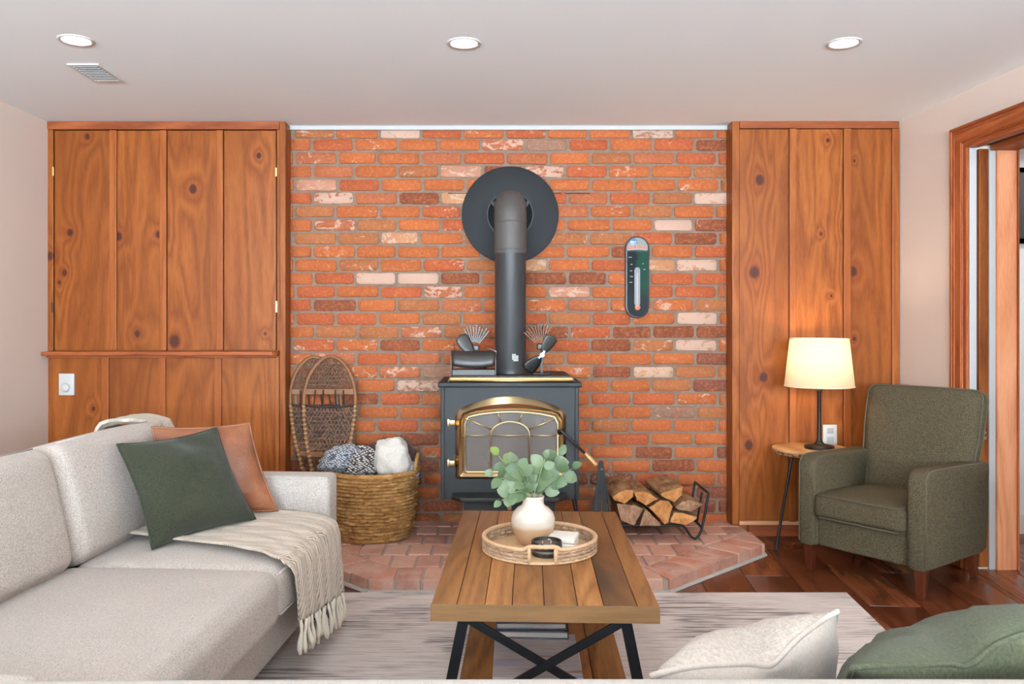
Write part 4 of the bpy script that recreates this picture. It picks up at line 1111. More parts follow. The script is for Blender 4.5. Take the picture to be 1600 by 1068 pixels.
# ================================================================== snowshoes
g = N('ash_frame'); v = g.coord(); M_ash = g.fin(g.mix(g.noise(v, 12, 4), lin((104, 66, 40)), lin((142, 98, 64))), 0.55, 0, 0.3)
M_raw = plain('rawhide', (104, 70, 48), 0.7, var=0.35, scale=60)
M_rawd = plain('rawhide_dark', (48, 30, 22), 0.7, var=0.3, scale=60)
M_wrap = plain('frame_wrap', (160, 124, 82), 0.6, var=0.2)
def snowshoe(label, uc, vt, Y, tilt, lean):
    """teardrop frame with crossbars and laced webbing, leaning back on the wall"""
    top = px(uc, vt, Y + 0.0)
    Lz = top.z - HZ - 0.004
    t = thing('snowshoe', label, 'snowshoe', (top.x, Y - lean, HZ + 0.003), rotz=0, group='snowshoes leaning on the brick wall')
    Hw = 0.128
    def wdt(s):      # half width at height s (0 tail .. 1 tip)
        if s > 0.74: return Hw * math.sqrt(max(0, 1 - ((s - .74) / .26) ** 2)) ** 1.15
        return Hw * (0.07 + 0.93 * math.sin((s / .74) * math.pi / 2) ** 1.25)
    def P(x, s, dy=0.0): # place on the leaning plane
        z = s * Lz; return Vector((x + tilt * (z - Lz), lean * s + dy, z))
    pts = [P(-wdt(s), s) for s in [k / 40 for k in range(0, 37)]]
    arc = [.925, .95, .97, .985, .995, 1.0]
    pts += [P(-wdt(s), s) for s in arc] + [P(wdt(s), s) for s in reversed(arc[:-1])] + [P(wdt(s), s) for s in [k / 40 for k in range(36, -1, -1)]]
    B().tube(pts, 0.0095, 8, flat=1.0).build('frame', M_ash, t, smooth=True)
    for s in (0.79, 0.42):
        B().bar(P(-wdt(s), s), P(wdt(s), s), 0.010, 0.028).build('crossbar', M_ash, t, bevel=0.003)
    wr_ = B().tube([P(-.0, .5), P(0.0, .5)], 0.01, 8)
    for s in [0.20 + 0.0265 * k for k in range(20)]:
        for sg in (-1, 1):
            a_, b2_ = P(sg * wdt(s - .005), s - .005), P(sg * wdt(s + .005), s + .005)
            B().tube([a_, b2_], 0.0115, 8).build('lacing_wrap', M_wrap, t, smooth=True)
    # webbing, one mesh per field
    def web(nm, s0, s1, nd, r, mat, ext):
        b = B(); rg = random.Random(int(uc + s0 * 100))
        for dirn in (-1, 1):
            for k in range(nd):
                c0_ = -1.6 + 3.2 * k / (nd - 1)
                seg = []
                for m in range(15):
                    s = s0 + (s1 - s0) * m / 14; w_ = wdt(s)
                    x = Hw * c0_ + dirn * (s - (s0 + s1) / 2) * Lz * ext
                    if abs(x) < w_: seg.append(P(x + rg.uniform(-.004, .004), s, rg.uniform(-.003, .003)))
                    elif len(seg) > 1: b.tube(seg, r, 4); seg = []
                    else: seg = []
                if len(seg) > 1: b.tube(seg, r, 4)
        for k in range(int((s1 - s0) * Lz / 0.022)):
            s = s0 + (k + .7) * 0.022 / Lz
            if s < s1: b.tube([P(-wdt(s), s), P(-wdt(s) * .3, s + rg.uniform(-.006, .006)), P(wdt(s) * .35, s + rg.uniform(-.006, .006)), P(wdt(s), s)], r, 4)
        o = b.build(nm, mat, t); o['kind'] = 'stuff'
    web('toe_webbing', .81, .985, 26, 0.0019, M_raw, .7)
    web('centre_webbing', .44, .70, 24, 0.0027, M_raw, .55)
    web('binding_webbing', .50, .71, 20, 0.0022, M_rawd, .9)
    web('tail_webbing', .10, .40, 16, 0.0015, M_raw, .5)
    for s_ in (-.07, -.03, .03, .07):
        B().tube([P(s_, .80, -.016), P(s_, .79, -.018), P(s_ * 1.1, .705, -.004)], 0.004, 6).build('tie_strap', M_rawd, t)
    B().tube([P(-wdt(.71), .71, -.004), P(-.05, .70, -.006), P(.05, .70, -.006), P(wdt(.71), .71, -.004)], 0.006, 6).build('foot_cord', M_rawd, t)
    return t
snowshoe('old wooden snowshoe with netted toe, behind and left of the other', 491, 557, 4.215, -0.05, 0.06)
snowshoe('old wooden snowshoe with rawhide netting, nearer the basket', 517, 556, 4.165, 0.01, 0.07)
# ================================================================== rug
g = N('rug_pile'); v = g.coord()
a = g.noise(g.map(v, (2.2, 34, 1)), 2.6, 4, 0.6, 0.3)
l = g.noise(g.map(v, (1.6, 60, 1)), 1.5, 3, 0.7)
big = g.noise(g.map(v, (1.1, 2.0, 1)), 1.9, 3, 0.5, 0.6)
fine = g.noise(v, 420, 2)
col = g.ramp(a, [(0.30, lin((182, 166, 158))), (0.5, lin((208, 194, 186))), (0.7, lin((220, 208, 200)))])
stripes = g.math('MULTIPLY', g.smooth(l, 0.49, 0.55), g.smooth(big, 0.49, 0.60))
col = g.mix(g.math('MULTIPLY', stripes, 0.9), col, lin((92, 76, 76)))
col = g.mix(g.smooth(g.noise(g.map(v, (3, 50, 1)), 2.4, 3), 0.57, 0.66, 0, 0.45), col, lin((122, 104, 100)))
col = g.mix(g.smooth(fine, 0.3, 0.7, 0, .18), col, lin((120, 104, 100)))
g.bump(g.math('ADD', fine, l), 0.5, 0.003)
M_rug = g.fin(col, 0.97, 0, 0.1, Sheen_Weight=0.2)
B_ = B().prism([(-1.30, 1.2), (1.19, 1.2), (1.357, 3.25), (-1.13, 3.25)], 2, 0.0015, 0.011)
tag(B_.build('area_rug', M_rug, bevel=0.003), 'pale grey abstract striped rug under the coffee table', 'rug')

# ================================================================== coffee table
M_top = knot_wood('reclaimed_table_wood', [(98, 64, 38), (146, 96, 54), (170, 118, 70)], axis='Y', gscale=20, rough=0.5, coordk='Object', vary=0.5, warp=1.6, stain=((58, 42, 32), 3.6, 0.9))
M_blk = plain('black_bar_steel', (30, 31, 34), 0.45, 0.5)
tb = thing('coffee_table', 'rustic plank coffee table with black X-shaped metal ends and lower shelf', 'coffee table', (0.124, 2.44, 0.011), rotz=R(-2.0))
TW, TL, TZ = 0.537, 0.985, 0.389     # local, root sits on the rug
cuts = [0] + [(u - 671) / 357.7 for u in (712, 756, 799, 849, 901, 942, 994)] + [1]
for a, b_ in zip(cuts[:-1], cuts[1:]):
    xa, xb = -TW / 2 + TW * a, -TW / 2 + TW * b_
    B().rbox(((xa + xb) / 2, 0, TZ - 0.012), (xb - xa - 0.0016, TL - 0.008, 0.024), 0.0018, 1, seg=1).build('plank', M_top, tb, smooth=40)
M_topX = knot_wood('reclaimed_edge_wood', [(84, 60, 40), (122, 88, 56), (146, 108, 70)], axis='X', gscale=20, rough=0.55, coordk='Object', vary=0.2)
for s_ in (-1, 1):
    B().lohi((-TW / 2, s_ * TL / 2 - (0.004 if s_ > 0 else 0), TZ - 0.040), (TW / 2, s_ * TL / 2 + (0.004 if s_ < 0 else 0), TZ - 0.0006)).build('end_board', M_topX, tb, bevel=0.001)
    B().lohi((s_ * TW / 2 - (0.03 if s_ > 0 else 0), -TL / 2 + .004, TZ - 0.040), (s_ * TW / 2 + (0.03 if s_ < 0 else 0), TL / 2 - .004, TZ - 0.0235)).build('side_apron', M_top, tb, bevel=0.002)
for s_ in (-1, 1):
    yy = s_ * (TL / 2 - 0.045)
    for k in (-1, 1):
        B().bar((k * 0.192, yy, TZ - 0.040), (k * 0.262, yy, 0.0), 0.026, 0.026, up=(0, 1, 0)).build('leg', M_blk, tb, bevel=0.002)
        B().bar((-k * 0.190, yy + k * 0.006, TZ - 0.048), (k * 0.225, yy + k * 0.006, 0.10), 0.019, 0.011, up=(0, 1, 0)).build('cross_brace', M_blk, tb, bevel=0.001)
    B().bar((-.24, yy, 0.088), (.24, yy, 0.088), 0.02, 0.02).build('stretcher', M_blk, tb)
for a in range(5):
    w_ = 0.44 / 5
    B().rbox((-.22 + w_ * (a + .5), 0, 0.107), (w_ - .002, TL - 0.06, 0.018), 0.002, 1, seg=1).build('shelf_plank', M_top, tb, smooth=40)

def tloc(x, y, z): return tb.matrix_basis @ Vector((x, y, z))
ZS = 0.011 + 0.116
M_page = plain('book_pages', (226, 220, 212), 0.8, var=0.06, scale=200)
def book(label, c, w, d, h, rotz, cover, z):
    t = thing('book', label, 'book', (c[0], c[1], z), rotz, group='books on the coffee table shelf')
    B().rbox((0, 0, 0.0015), (w, d, 0.003), 0.001, 1, seg=1).build('back_cover', cover, t)
    B().rbox((0, 0, h - 0.0015), (w, d, 0.003), 0.001, 1, seg=1).build('front_cover', cover, t)
    B().lohi((-w / 2, -d / 2, 0.003), (-w / 2 + 0.003, d / 2, h - .003)).build('spine', cover, t)
    B().lohi((-w / 2 + .003, -d / 2 + .004, 0.003), (w / 2 - .004, d / 2 - .004, h - .003)).build('pages', M_page, t)
M_bk1 = plain('book_white', (206, 202, 206), 0.3, var=.04, scale=5)
g = N('book_pale_photo'); v = g.coord(); f = g.noise(g.map(v, (1, 9, 1)), 4, 3)
M_bk2 = g.fin(g.ramp(f, [(.35, lin((170, 164, 176))), (.55, lin((198, 184, 178))), (.7, lin((150, 116, 106)))]), 0.25)
M_bk3 = plain('book_dark', (42, 36, 46), 0.3, var=.4, scale=8)
g = N('book_purple_photo'); v = g.coord(); f = g.noise(v, 7, 3)
M_bk4 = g.fin(g.ramp(f, [(.35, lin((84, 62, 84))), (.52, lin((62, 74, 104))), (.68, lin((110, 40, 44)))]), 0.25)
cx = 0.098
book('large white hardcover at the bottom of the book stack', (cx + .004, 2.215), 0.232, 0.31, 0.026, R(-2), M_bk1, ZS)
book('pale photo-covered book second in the stack', (cx, 2.20), 0.225, 0.29, 0.032, R(-1), M_bk2, ZS + .026)
book('dark slim book lying on the pale photo book', (cx - .002, 2.41), 0.205, 0.20, 0.020, R(-3), M_bk3, ZS + .058)
book('purple and blue covered book on top of the stack', (cx - .006, 2.42), 0.198, 0.19, 0.018, R(-1), M_bk4, ZS + .078)

# ---- tray
ZTB = 0.400
tc = Vector((0.118, 2.432, ZTB))
tr = thing('woven_tray', 'round braided seagrass tray with cut-out handles on the coffee table', 'tray', tc)
g = N('whitewashed_weave'); v = g.coord()
n1 = g.noise(v, 60, 4, 0.65); n2 = g.noise(v, 14, 3)
M_wv = g.fin(g.ramp(g.math('ADD', g.math('MULTIPLY', n1, .6), g.math('MULTIPLY', n2, .4)), [(.3, lin((108, 78, 54))), (.5, lin((160, 128, 100))), (.7, lin((198, 172, 148)))]), 0.8)
M_rimw = plain('cane_rim', (196, 160, 124), 0.6, var=.2, scale=90, bump=.3)
RT = 0.166
B().lathe([(0.0, 0.001), (RT - .004, 0.001), (RT - .004, 0.006), (0.0, 0.006)], n=56, cap=False).build('base', plain('tray_base', (196, 160, 118), 0.7, var=.25, scale=40), tr)
def tw(i, j):
    a = 2 * math.pi * i; k = i * 38; row = j * 2.999; ri = int(row); fr_ = row - ri
    cf = (k + fr_ * .9 * (1 if ri % 2 else -1)) % 1.0
    bul = math.sqrt(max(0, 1 - (2 * fr_ - 1) ** 2)) * math.sqrt(max(0, 1 - (2 * cf - 1) ** 2))
    r_ = RT - 0.008 + 0.009 * bul; return Vector((r_ * math.cos(a), r_ * math.sin(a), 0.006 + 0.031 * j))
b = B()
NT = 330
vs = []; NJ = 13
idx = {}
def handle_gap(a):
    for c_ in (-90, 90):
        d = (math.degrees(a) - c_ + 180) % 360 - 180
        if abs(d) < 12.5: return True
    return False
fs = []
for j in range(NJ):
    for i in range(NT): vs.append(tw(i / NT, j / (NJ - 1)))
for j in range(NJ - 1):
    for i in range(NT):
        if handle_gap(2 * math.pi * (i + .5) / NT): continue
        fs.append([j * NT + i, j * NT + (i + 1) % NT, (j + 1) * NT + (i + 1) % NT, (j + 1) * NT + i])
B().add(vs, fs).build('braided_wall', M_wv, tr, smooth=True, solid=0.004)
rp = []
for k in range(144):
    a = 2 * math.pi * k / 144
    d = min(abs((math.degrees(a) - c_ + 180) % 360 - 180) for c_ in (-90, 90))
    up = 0.010 * max(0, min(1, (18 - d) / 5))
    rp.append(((RT - .003) * math.cos(a), (RT - .003) * math.sin(a), 0.040 + up))
B().tube(rp, [0.0062 + 0.0008 * math.sin(k * 2.6) for k in range(144)], 8, closed=True).build('rim', M_rimw, tr, smooth=True)
rp = [((RT - .002) * math.cos(2 * math.pi * k / 100), (RT - .002) * math.sin(2 * math.pi * k / 100), 0.0045) for k in range(100)]
B().tube(rp, 0.004, 8, closed=True).build('foot_ring', M_rimw, tr, smooth=True)
for c_ in (-90, 90):
    for e in (-13, 13):
        a = R(c_ + e); p = Vector(((RT - .003) * math.cos(a), (RT - .003) * math.sin(a), 0))
        B().tube([p + Vector((0, 0, .004)), p + Vector((0, 0, .048))], 0.006, 8).build('handle_post', M_rimw, tr, smooth=True)

# ---- vase
ZV = ZTB + 0.006
vc = Vector((px(833, 0, 2.475).x, 2.475, ZV))
va = thing('ceramic_vase', 'round glazed ceramic vase, cream above and beige below, on the tray', 'vase', vc)
g = N('two_tone_glaze'); v = g.coord('Object'); sep = g.n('ShaderNodeSeparateXYZ'); g.set(sep, 0, v)
n1 = g.noise(v, 18, 3); n2 = g.noise(v, 260, 2)
zz = g.math('ADD', sep.outputs[2], g.math('MULTIPLY', g.math('SUBTRACT', n1, .5), 0.012))
col = g.mix(g.smooth(zz, -0.022, -0.008), lin((176, 142, 108)), lin((208, 196, 182)))
col = g.mix(g.smooth(zz, 0.045, 0.062, 0, .55), col, lin((206, 178, 160)))
col = g.mix(g.smooth(n2, .62, .72, 0, .4), col, lin((170, 146, 124)))
M_vase = g.fin(col, g.smooth(zz, -0.022, -0.008, .45, .14), 0, 0.6)
prof = [(0.0, 0.0), (0.036, 0.0), (0.040, 0.004), (0.050, 0.018), (0.060, 0.038), (0.0655, 0.060), (0.065, 0.078), (0.059, 0.094), (0.046, 0.107), (0.035, 0.114), (0.0315, 0.121), (0.0315, 0.134), (0.0335, 0.139), (0.0335, 0.142), (0.030, 0.142), (0.028, 0.136), (0.028, 0.12), (0.02, 0.11), (0.0, 0.11)]
B().lathe(prof, n=48, cap=False).build('body', M_vase, va, smooth=True)
# ---- eucalyptus
M_stem = plain('stem_green', (122, 132, 92), 0.6)
def leafmat(nm, a, b_):
    g = N(nm); v = g.coord(); f = g.noise(g.jit(v), 50, 3)
    c = g.mix(f, lin(a), lin(b_)); c = g.mix(g.math('MULTIPLY', g.rnd(), .5), c, lin((108, 120, 88)))
    return g.fin(c, 0.55, 0, 0.35, Subsurface_Weight=0.0)
LM = [leafmat('eucalyptus_leaf', (50, 68, 42), (82, 98, 66)), leafmat('young_leaf', (82, 100, 40), (118, 134, 64)), leafmat('frosted_leaf', (80, 94, 70), (112, 124, 98))]
def leaf_mesh(w, mat):
    n = 6; vs = []; fs = []
    for j in range(n + 1):
        t = j / n; hw_ = w * math.sin(math.pi * min(1, t ** 0.85 * .97 + .015)) ** 0.75
        if j in (0,): hw_ = 0.02
        if j == n: hw_ = 0.0
        zc_ = 0.12 * math.sin(t * math.pi) - .05 * t
        vs += [(-hw_, t, zc_ + 0.10 * hw_ / max(w, .01)), (0, t, zc_), (hw_, t, zc_ + 0.10 * hw_ / max(w, .01))]
    for j in range(n):
        a = j * 3; fs += [[a, a + 1, a + 4, a + 3], [a + 1, a + 2, a + 5, a + 4]]
    return B().add(vs, fs).mesh('leaf', mat, smooth=True)
LV = [[leaf_mesh(w, m) for w in (.36, .44)] for m in LM]
rr = random.Random(14)
vtop = vc + Vector((0, 0, 0.142))
def pv(u, v, dy): return px(u, v, 2.475 + dy)
STEMS = [((772, 742), -.03, 'drooping eucalyptus sprig at the left of the vase'), ((779, 712), .02, 'eucalyptus sprig rising at the upper left of the vase'), ((806, 722), -.05, 'leafy eucalyptus sprig leaning forward left in the vase'),
         ((835, 735), .05, 'short eucalyptus sprig in the middle of the vase'), ((852, 716), -.04, 'eucalyptus sprig leaning forward right in the vase'), ((872, 712), .03, 'eucalyptus sprig at the upper right of the vase'), ((893, 732), -.01, 'eucalyptus sprig reaching furthest right from the vase'), ((784, 782), -.055, 'eucalyptus sprig hanging low over the left of the vase')]
for k, ((u, v_), dy, lab) in enumerate(STEMS):
    end = pv(u, v_, dy)
    st_ = vc + Vector((rr.uniform(-.012, .012), rr.uniform(-.012, .012), 0.112))
    mid = vtop + Vector(((end.x - vtop.x) * .25, dy * .3, 0.035 if k != 7 else 0.05))
    t = thing('eucalyptus_sprig', lab, 'sprig', st_, group='eucalyptus sprigs in the vase', local=False)
    path = []
    for m in range(13):
        s = m / 12
        p = st_ * (1 - s) ** 2 + mid * 2 * s * (1 - s) + end * s * s
        if s < .25: p.x = vc.x + (p.x - vc.x) * .8
        path.append(p)
    B().tube(path, [0.0022 - 0.0012 * m / 12 for m in range(13)], 6).build('stem', M_stem, t, smooth=True)
    nl = 4
    for i in range(nl * 2 + 1):
        s = 0.36 + 0.64 * (i // 2) / (nl - .0) if i < nl * 2 else 1.0
        p = path[min(12, int(s * 12))].lerp(path[min(12, int(s * 12) + 1)], s * 12 - int(s * 12))
        tg = (path[min(12, int(s * 12) + 1)] - path[max(0, int(s * 12) - 1)]).normalized()
        sd = tg.cross(Vector((rr.uniform(-.3, .3), -1, rr.uniform(-.3, .3)))).normalized() * (1 if i % 2 else -1)
        d = (tg * .55 + sd * 0.9 + Vector((0, rr.uniform(-.5, .25), rr.uniform(-.2, .25)))).normalized() if i < nl * 2 else tg
        sz = rr.uniform(.034, .050) * (1.0 if i < nl * 2 else .8)
        up = Vector((rr.uniform(-.5, .5), -1.0, rr.uniform(.1, .9))); z_ = (up - d * up.dot(d)).normalized(); x_ = d.cross(z_)
        M_ = Matrix((x_, d, z_)).transposed()
        mi = 1 if (k in (1, 3) and rr.random() < .45) or (k == 6 and i > 9) else (2 if rr.random() < .35 else 0)
        o = link_copy(rr.choice(LV[mi]), 'leaf', t, p + d * .003, M_.to_euler(), (sz * rr.uniform(.9, 1.2), sz, sz))
# ---- candle and white box
cd = thing('candle', 'low dark bowl candle at the front of the tray', 'candle', (px(854, 0, 2.355).x, 2.355, ZV))
B().lathe([(0.0, 0.0), (0.040, 0.0), (0.0435, 0.004), (0.0435, 0.037), (0.042, 0.041), (0.039, 0.041), (0.0385, 0.030), (0.0, 0.030)], n=40, cap=False).build('bowl', plain('candle_black', (40, 36, 35), 0.35, var=.15), cd, smooth=45)
B().lathe([(0.0438, 0.012), (0.0442, 0.013), (0.0442, 0.017), (0.0438, 0.018)], n=40, cap=False).build('band', plain('candle_band', (96, 84, 74), 0.4), cd, smooth=True)
B().lathe([(0.0, 0.0325), (0.0385, 0.0325), (0.0385, 0.03)], n=32, cap=False).build('wax', plain('dark_wax', (86, 66, 52), 0.5), cd)
for dx in (-.012, .012): B().tube([(dx, 0, .032), (dx + .001, 0, .039)], 0.0012, 6).build('wick', M_page, cd)
wb = thing('white_box', 'small white lidded box on the tray beside the vase', 'box', (px(880, 0, 2.43).x, 2.43, ZV), R(-14))
M_bx = plain('box_white', (232, 226, 216), 0.55, var=.03)
B().rbox((0, 0, 0.011), (0.078, 0.092, 0.022), 0.004, 1).build('base', M_bx, wb, smooth=True)
B().rbox((0, 0, 0.030), (0.081, 0.095, 0.015), 0.005, 1).build('lid', M_bx, wb, smooth=True)

# ================================================================== sofas
M_sofa = fabric('heather_grey_linen', (146, 135, 126), (204, 192, 183), 660, bump=0.6, big=.10)
M_welt = plain('sofa_welt', (178, 168, 162), 0.95, var=.05)
A0 = Vector((-0.588, 3.02, 0)); RZ = R(-3.7)
so = thing('grey_sofa', 'light grey upholstered sofa along the left side facing the coffee table', 'sofa', A0, RZ)
def arr(name, c, d, r, puff=(0, 0, 0), n=6, M=None, mat=None, P=None):
    return B().rbox(c, d, r, n, puff, M=M, seg=3).build(name, mat or M_sofa, P or so, smooth=True)
YE = -1.86
arr('base', (-.46, YE / 2 - .0, .165), (.875, -YE - .004, .15), .02)
arr('arm', (-.44, -.060, .305), (.885, .118, .44), .022, n=4)
arr('arm', (-.44, YE + .06, .305), (.885, .118, .44), .022, n=4)
sc0 = arr('seat_cushion', (-.275, -.425, .305), (.605, .595, .150), .038, (.006, 0, .018), 10)
sc1 = arr('seat_cushion', (-.272, -1.235, .307), (.615, 1.01, .155), .038, (.006, 0, .020), 10)
arr('back_frame', (-.80, YE / 2, .37), (.16, -YE - .01, .57), .04, n=4)
def backc(y0, y1, nm='back_cushion'):
    L = y0 - y1; M = Matrix.Translation((-.60, (y0 + y1) / 2, .375)) @ Matrix.Rotation(R(-13), 4, 'Y')
    o = B().rbox((0, 0, .168), (.17, L - .006, .345), .045, 8, (.022, 0, .008), M=M, seg=3).build(nm, M_sofa, so, smooth=True)
    pts = [M @ Vector((.052, y, .338)) for y in (-(L / 2 - .05), 0, (L / 2 - .05))]
    B().tube([p + Vector((.000, 0, .004)) for p in pts], .0026, 6).build('welt', M_welt, o, smooth=True)
    return o
bc0 = backc(-.122, -.755); bc1 = backc(-.76, -1.74)
for (o, y0, y1) in ((sc0, -.15, -.70), (sc1, -.76, -1.70)):
    for (x_, z_) in ((.020, .364), (.022, .248)):
        B().tube([(x_, y0, z_), (x_ + .004, (y0 + y1) / 2, z_), (x_, y1, z_)], .0034, 6).build('welt', M_welt, o, smooth=True)
B().tube([(-.86, -.117, .519), (-.02, -.117, .519), (.0, -.10, .519)], .0022, 6).build('welt', M_welt, [c for c in so.children if c.name.startswith('arm')][0], smooth=True)
M_leg = plain('dark_sofa_leg', (44, 32, 26), 0.5)
for x_, y_ in ((-.04, -.06), (-.82, -.06), (-.04, YE + .06), (-.82, YE + .06)):
    B().lohi((x_ - .025, y_ - .025, 0.0112), (x_ + .025, y_ + .025, .092)).build('leg', M_leg, so, bevel=.003)

# sofa in the foreground, back towards the viewer
M_sofa2 = fabric('cream_grey_linen', (158, 149, 140), (180, 172, 163), 620, bump=0.4, big=.06)
s2 = thing('near_sofa', 'cream sofa seen from behind at the bottom edge of the picture', 'sofa', (0.3, 1.2, 0.0112), 0, local=True)
def lw(x, y, z): return (x - .3, y - 1.2, z - .0112)
arr('back', lw(.29, .895, .366), (1.82, .18, .566), .04, (0, 0, .006), 8, mat=M_sofa2, P=s2)
arr('base', lw(.29, 1.27, .165), (1.82, .60, .15), .02, mat=M_sofa2, P=s2)
for k in (0, 1): arr('seat_cushion', lw(-.13 + k * .84, 1.26, .305), (.825, .58, .14), .04, (0, 0, .012), 6, mat=M_sofa2, P=s2)
arr('arm', lw(1.14, 1.23, .30), (.12, .66, .44), .02, mat=M_sofa2, P=s2)
for x_ in (-.55, 1.12):
    for y_ in (.86, 1.5): B().lohi(lw(x_ - .025, y_ - .025, .0112), lw(x_ + .025, y_ + .025, .092)).build('leg', M_leg, s2)

# ---- pillows
def pillow(name, label, C, th, mat, welt=None, seed=0, pin=.06, n=26, wr=.006, dent=None, group='throw pillows', back=None, sag=()):
    """C: corners bl, br, tr, tl in world space"""
    C = [Vector(c) for c in C]
    cen = sum(C, Vector()) / 4
    nrm = ((C[1] - C[0]).cross(C[3] - C[0])).normalized()
    base = Vector((cen.x, cen.y, min(c.z for c in C)))
    t = thing(name, label, 'pillow', base, group=group, local=False)
    def pos(a, b_):
        # pull the sides in between the corners
        a2 = .5 + (a - .5) * (1 - pin * (1 - (2 * b_ - 1) ** 2)); b2 = .5 + (b_ - .5) * (1 - pin * (1 - (2 * a - 1) ** 2))
        p = C[0] * (1 - a2) * (1 - b2) + C[1] * a2 * (1 - b2) + C[2] * a2 * b2 + C[3] * (1 - a2) * b2
        for sa_, sw_, sd_ in sag: p.z -= sd_ * math.exp(-((a - sa_) / sw_) ** 2) * b_ ** 6
        return p
    def hgt(a, b_):
        x, y = 2 * a - 1, 2 * b_ - 1
        h = max(0, (1 - abs(x) ** 2.3)) ** .62 * max(0, (1 - abs(y) ** 2.3)) ** .62
        h *= 1 + .16 * mnoise.noise(Vector((x * 1.7 + seed, y * 1.7, seed))) + .05 * mnoise.noise(Vector((x * 5 + seed, y * 5, seed)))
        if dent:
            da, db, dr_, dd = dent; h -= dd * math.exp(-((a - da) ** 2 + (b_ - db) ** 2) / dr_ ** 2) * h
        return h
    for sgn, nm in ((1, 'front'), (-1, 'back')):
        def fn(a, b_, s=sgn):
            a = .5 - .5 * math.cos(math.pi * a); b_ = .5 - .5 * math.cos(math.pi * b_)
            wk = wr * mnoise.noise(Vector((a * 9 + seed, b_ * 9, 4.4))) * min(1, 6 * min(a, 1 - a, b_, 1 - b_))
            return pos(a, b_) + nrm * s * (th * hgt(a, b_) + wk)
        B().grid(fn, n, n).build(nm, back if (back and sgn < 0) else mat, t, smooth=True)
    rim = []
    m = 24
    for k in range(m): rim.append(pos(k / m, 0))
    for k in range(m): rim.append(pos(1, k / m))
    for k in range(m): rim.append(pos(1 - k / m, 1))
    for k in range(m): rim.append(pos(0, 1 - k / m))
    B().tube(rim, .0042, 8, closed=True).build('piping', welt or mat, t, smooth=True)
    return t
M_grn = fabric('forest_green_cotton', (40, 40, 30), (57, 58, 45), 500, bump=0.3, big=.2)
pillow('green_pillow', 'dark green square pillow propped on the grey sofa', [px(238, 857, 2.44), px(399, 810, 2.70), px(338, 668, 2.74), px(183, 694, 2.52)], .078, M_grn, seed=2.2, pin=.085, wr=.010, dent=(.62, .95, .16, .7))
g = N('tan_leather'); v = g.coord()
n1 = g.noise(v, 6, 4, .6); n2 = g.voro(v, 170)
M_lea = g.fin(g.ramp(n1, [(.3, lin((94, 52, 30))), (.55, lin((124, 72, 44))), (.75, lin((146, 92, 62)))]), 0.5, 0, .45)
g.bump(n2, .25, .002)
pillow('leather_pillow', 'tan brown leather pillow behind the green one in the sofa corner', [px(262, 815, 2.74), px(434, 797, 2.84), px(390, 661, 2.85), px(237, 667, 2.77)], .056, M_lea, seed=5.1, pin=.07, wr=.008)
M_crm = fabric('cream_bouclé'.replace('é', 'e'), (160, 147, 136), (188, 176, 164), 240, bump=0.8, big=.05, sheen=.2)
M_crm2 = fabric('cream_velvet', (166, 152, 142), (180, 167, 156), 500, bump=.2, big=.04, sheen=.5)
Lc, Tc = px(1018, 1054, 1.03), px(1308, 951, 1.25)
dn = Vector((.105, .30, -.26))
pillow('cream_pillow', 'fluffy cream pillow with pointed corner in the near foreground', [Lc + dn, Tc + dn, Tc, Lc], .080, M_crm2, seed=7.7, back=M_crm, pin=.04, dent=(.55, .93, .12, .5), sag=((.56, .3, .030), (.60, .09, .014)))
M_sage = fabric('sage_green_velvet', (62, 64, 48), (82, 84, 66), 420, bump=.25, big=.15, sheen=.12)
C1, C2 = px(1331, 1040, 1.02), px(1760, 950, 1.16)
dn = Vector((.06, .30, -.27))
pillow('sage_pillow', 'sage green velvet pillow with piping at the bottom right corner', [C1 + dn, C2 + dn, C2, C1], .090, M_sage, seed=1.3, pin=.03, wr=.012, dent=(.42, .97, .12, .5), sag=((.32, .22, .018), (.40, .06, .014)))

# ---- throw on the sofa
g = N('woven_throw'); v = g.coord()
wv = g.wave(g.map(v, rot=(0, R(20), R(35))), 48, 1.5, 2, 3, band='X'); w2 = g.noise(v, 240, 2); bnd = g.wave(g.map(v, (1, 1, 1)), 7, 3, 2, 1, band='Y')
f = g.smooth(g.math('ADD', wv, g.math('MULTIPLY', w2, .5)), .55, .95)
col = g.mix(g.math('MULTIPLY', g.math('SUBTRACT', 1.0, f), g.smooth(bnd, .15, .8, .35, .75)), lin((206, 188, 168)), lin((92, 74, 60)))
g.bump(g.math('ADD', wv, w2), .6, .003)
M_throw = g.fin(col, .95, 0, .1, Sheen_Weight=.3)
M_fringe = plain('throw_fringe', (222, 210, 192), .95, var=.06, scale=80)
tw_ = thing('throw_blanket', 'cream woven throw with fringe draped over the sofa seat edge', 'throw', (-.8, 2.65, .39), local=False)
def cseat(x):  # local seat height profile near the front edge
    return .402
loc2w = so.matrix_basis
PATH = [(-.60, .412), (-.45, .414), (-.30, .414), (-.15, .412), (-.04, .406), (.012, .396), (.040, .376), (.050, .345), (.052, .30), (.054, .24), (.056, .18), (.058, .13)]
def path(t):
    s = t * (len(PATH) - 1); i = min(len(PATH) - 2, int(s)); f_ = s - i
    a, b_ = PATH[i], PATH[i + 1]; return a[0] + (b_[0] - a[0]) * f_, a[1] + (b_[1] - a[1]) * f_
def throw(a, t):
    near = -.455 - .235 * min(1, t / .5) ** .8; far = -.150 - .015 * min(1, t / .45)
    if t > .55: near += (t - .55) * .10
    tmax = 0.86 + .12 * a
    x, z = path(t * tmax)
    y = near + (far - near) * a
    rip = .008 * math.sin(a * 17 + 3 * t) * (.25 + t) + .005 * mnoise.noise(Vector((a * 6, t * 6, 3)))
    if t > .5: x += abs(rip) * .9 + .002
    z += abs(rip) * (1.0 if t < .55 else 0)
    return loc2w @ Vector((x, y, z))
B().grid(throw, 40, 54).build('cloth', M_throw, tw_, smooth=True, solid=.004)
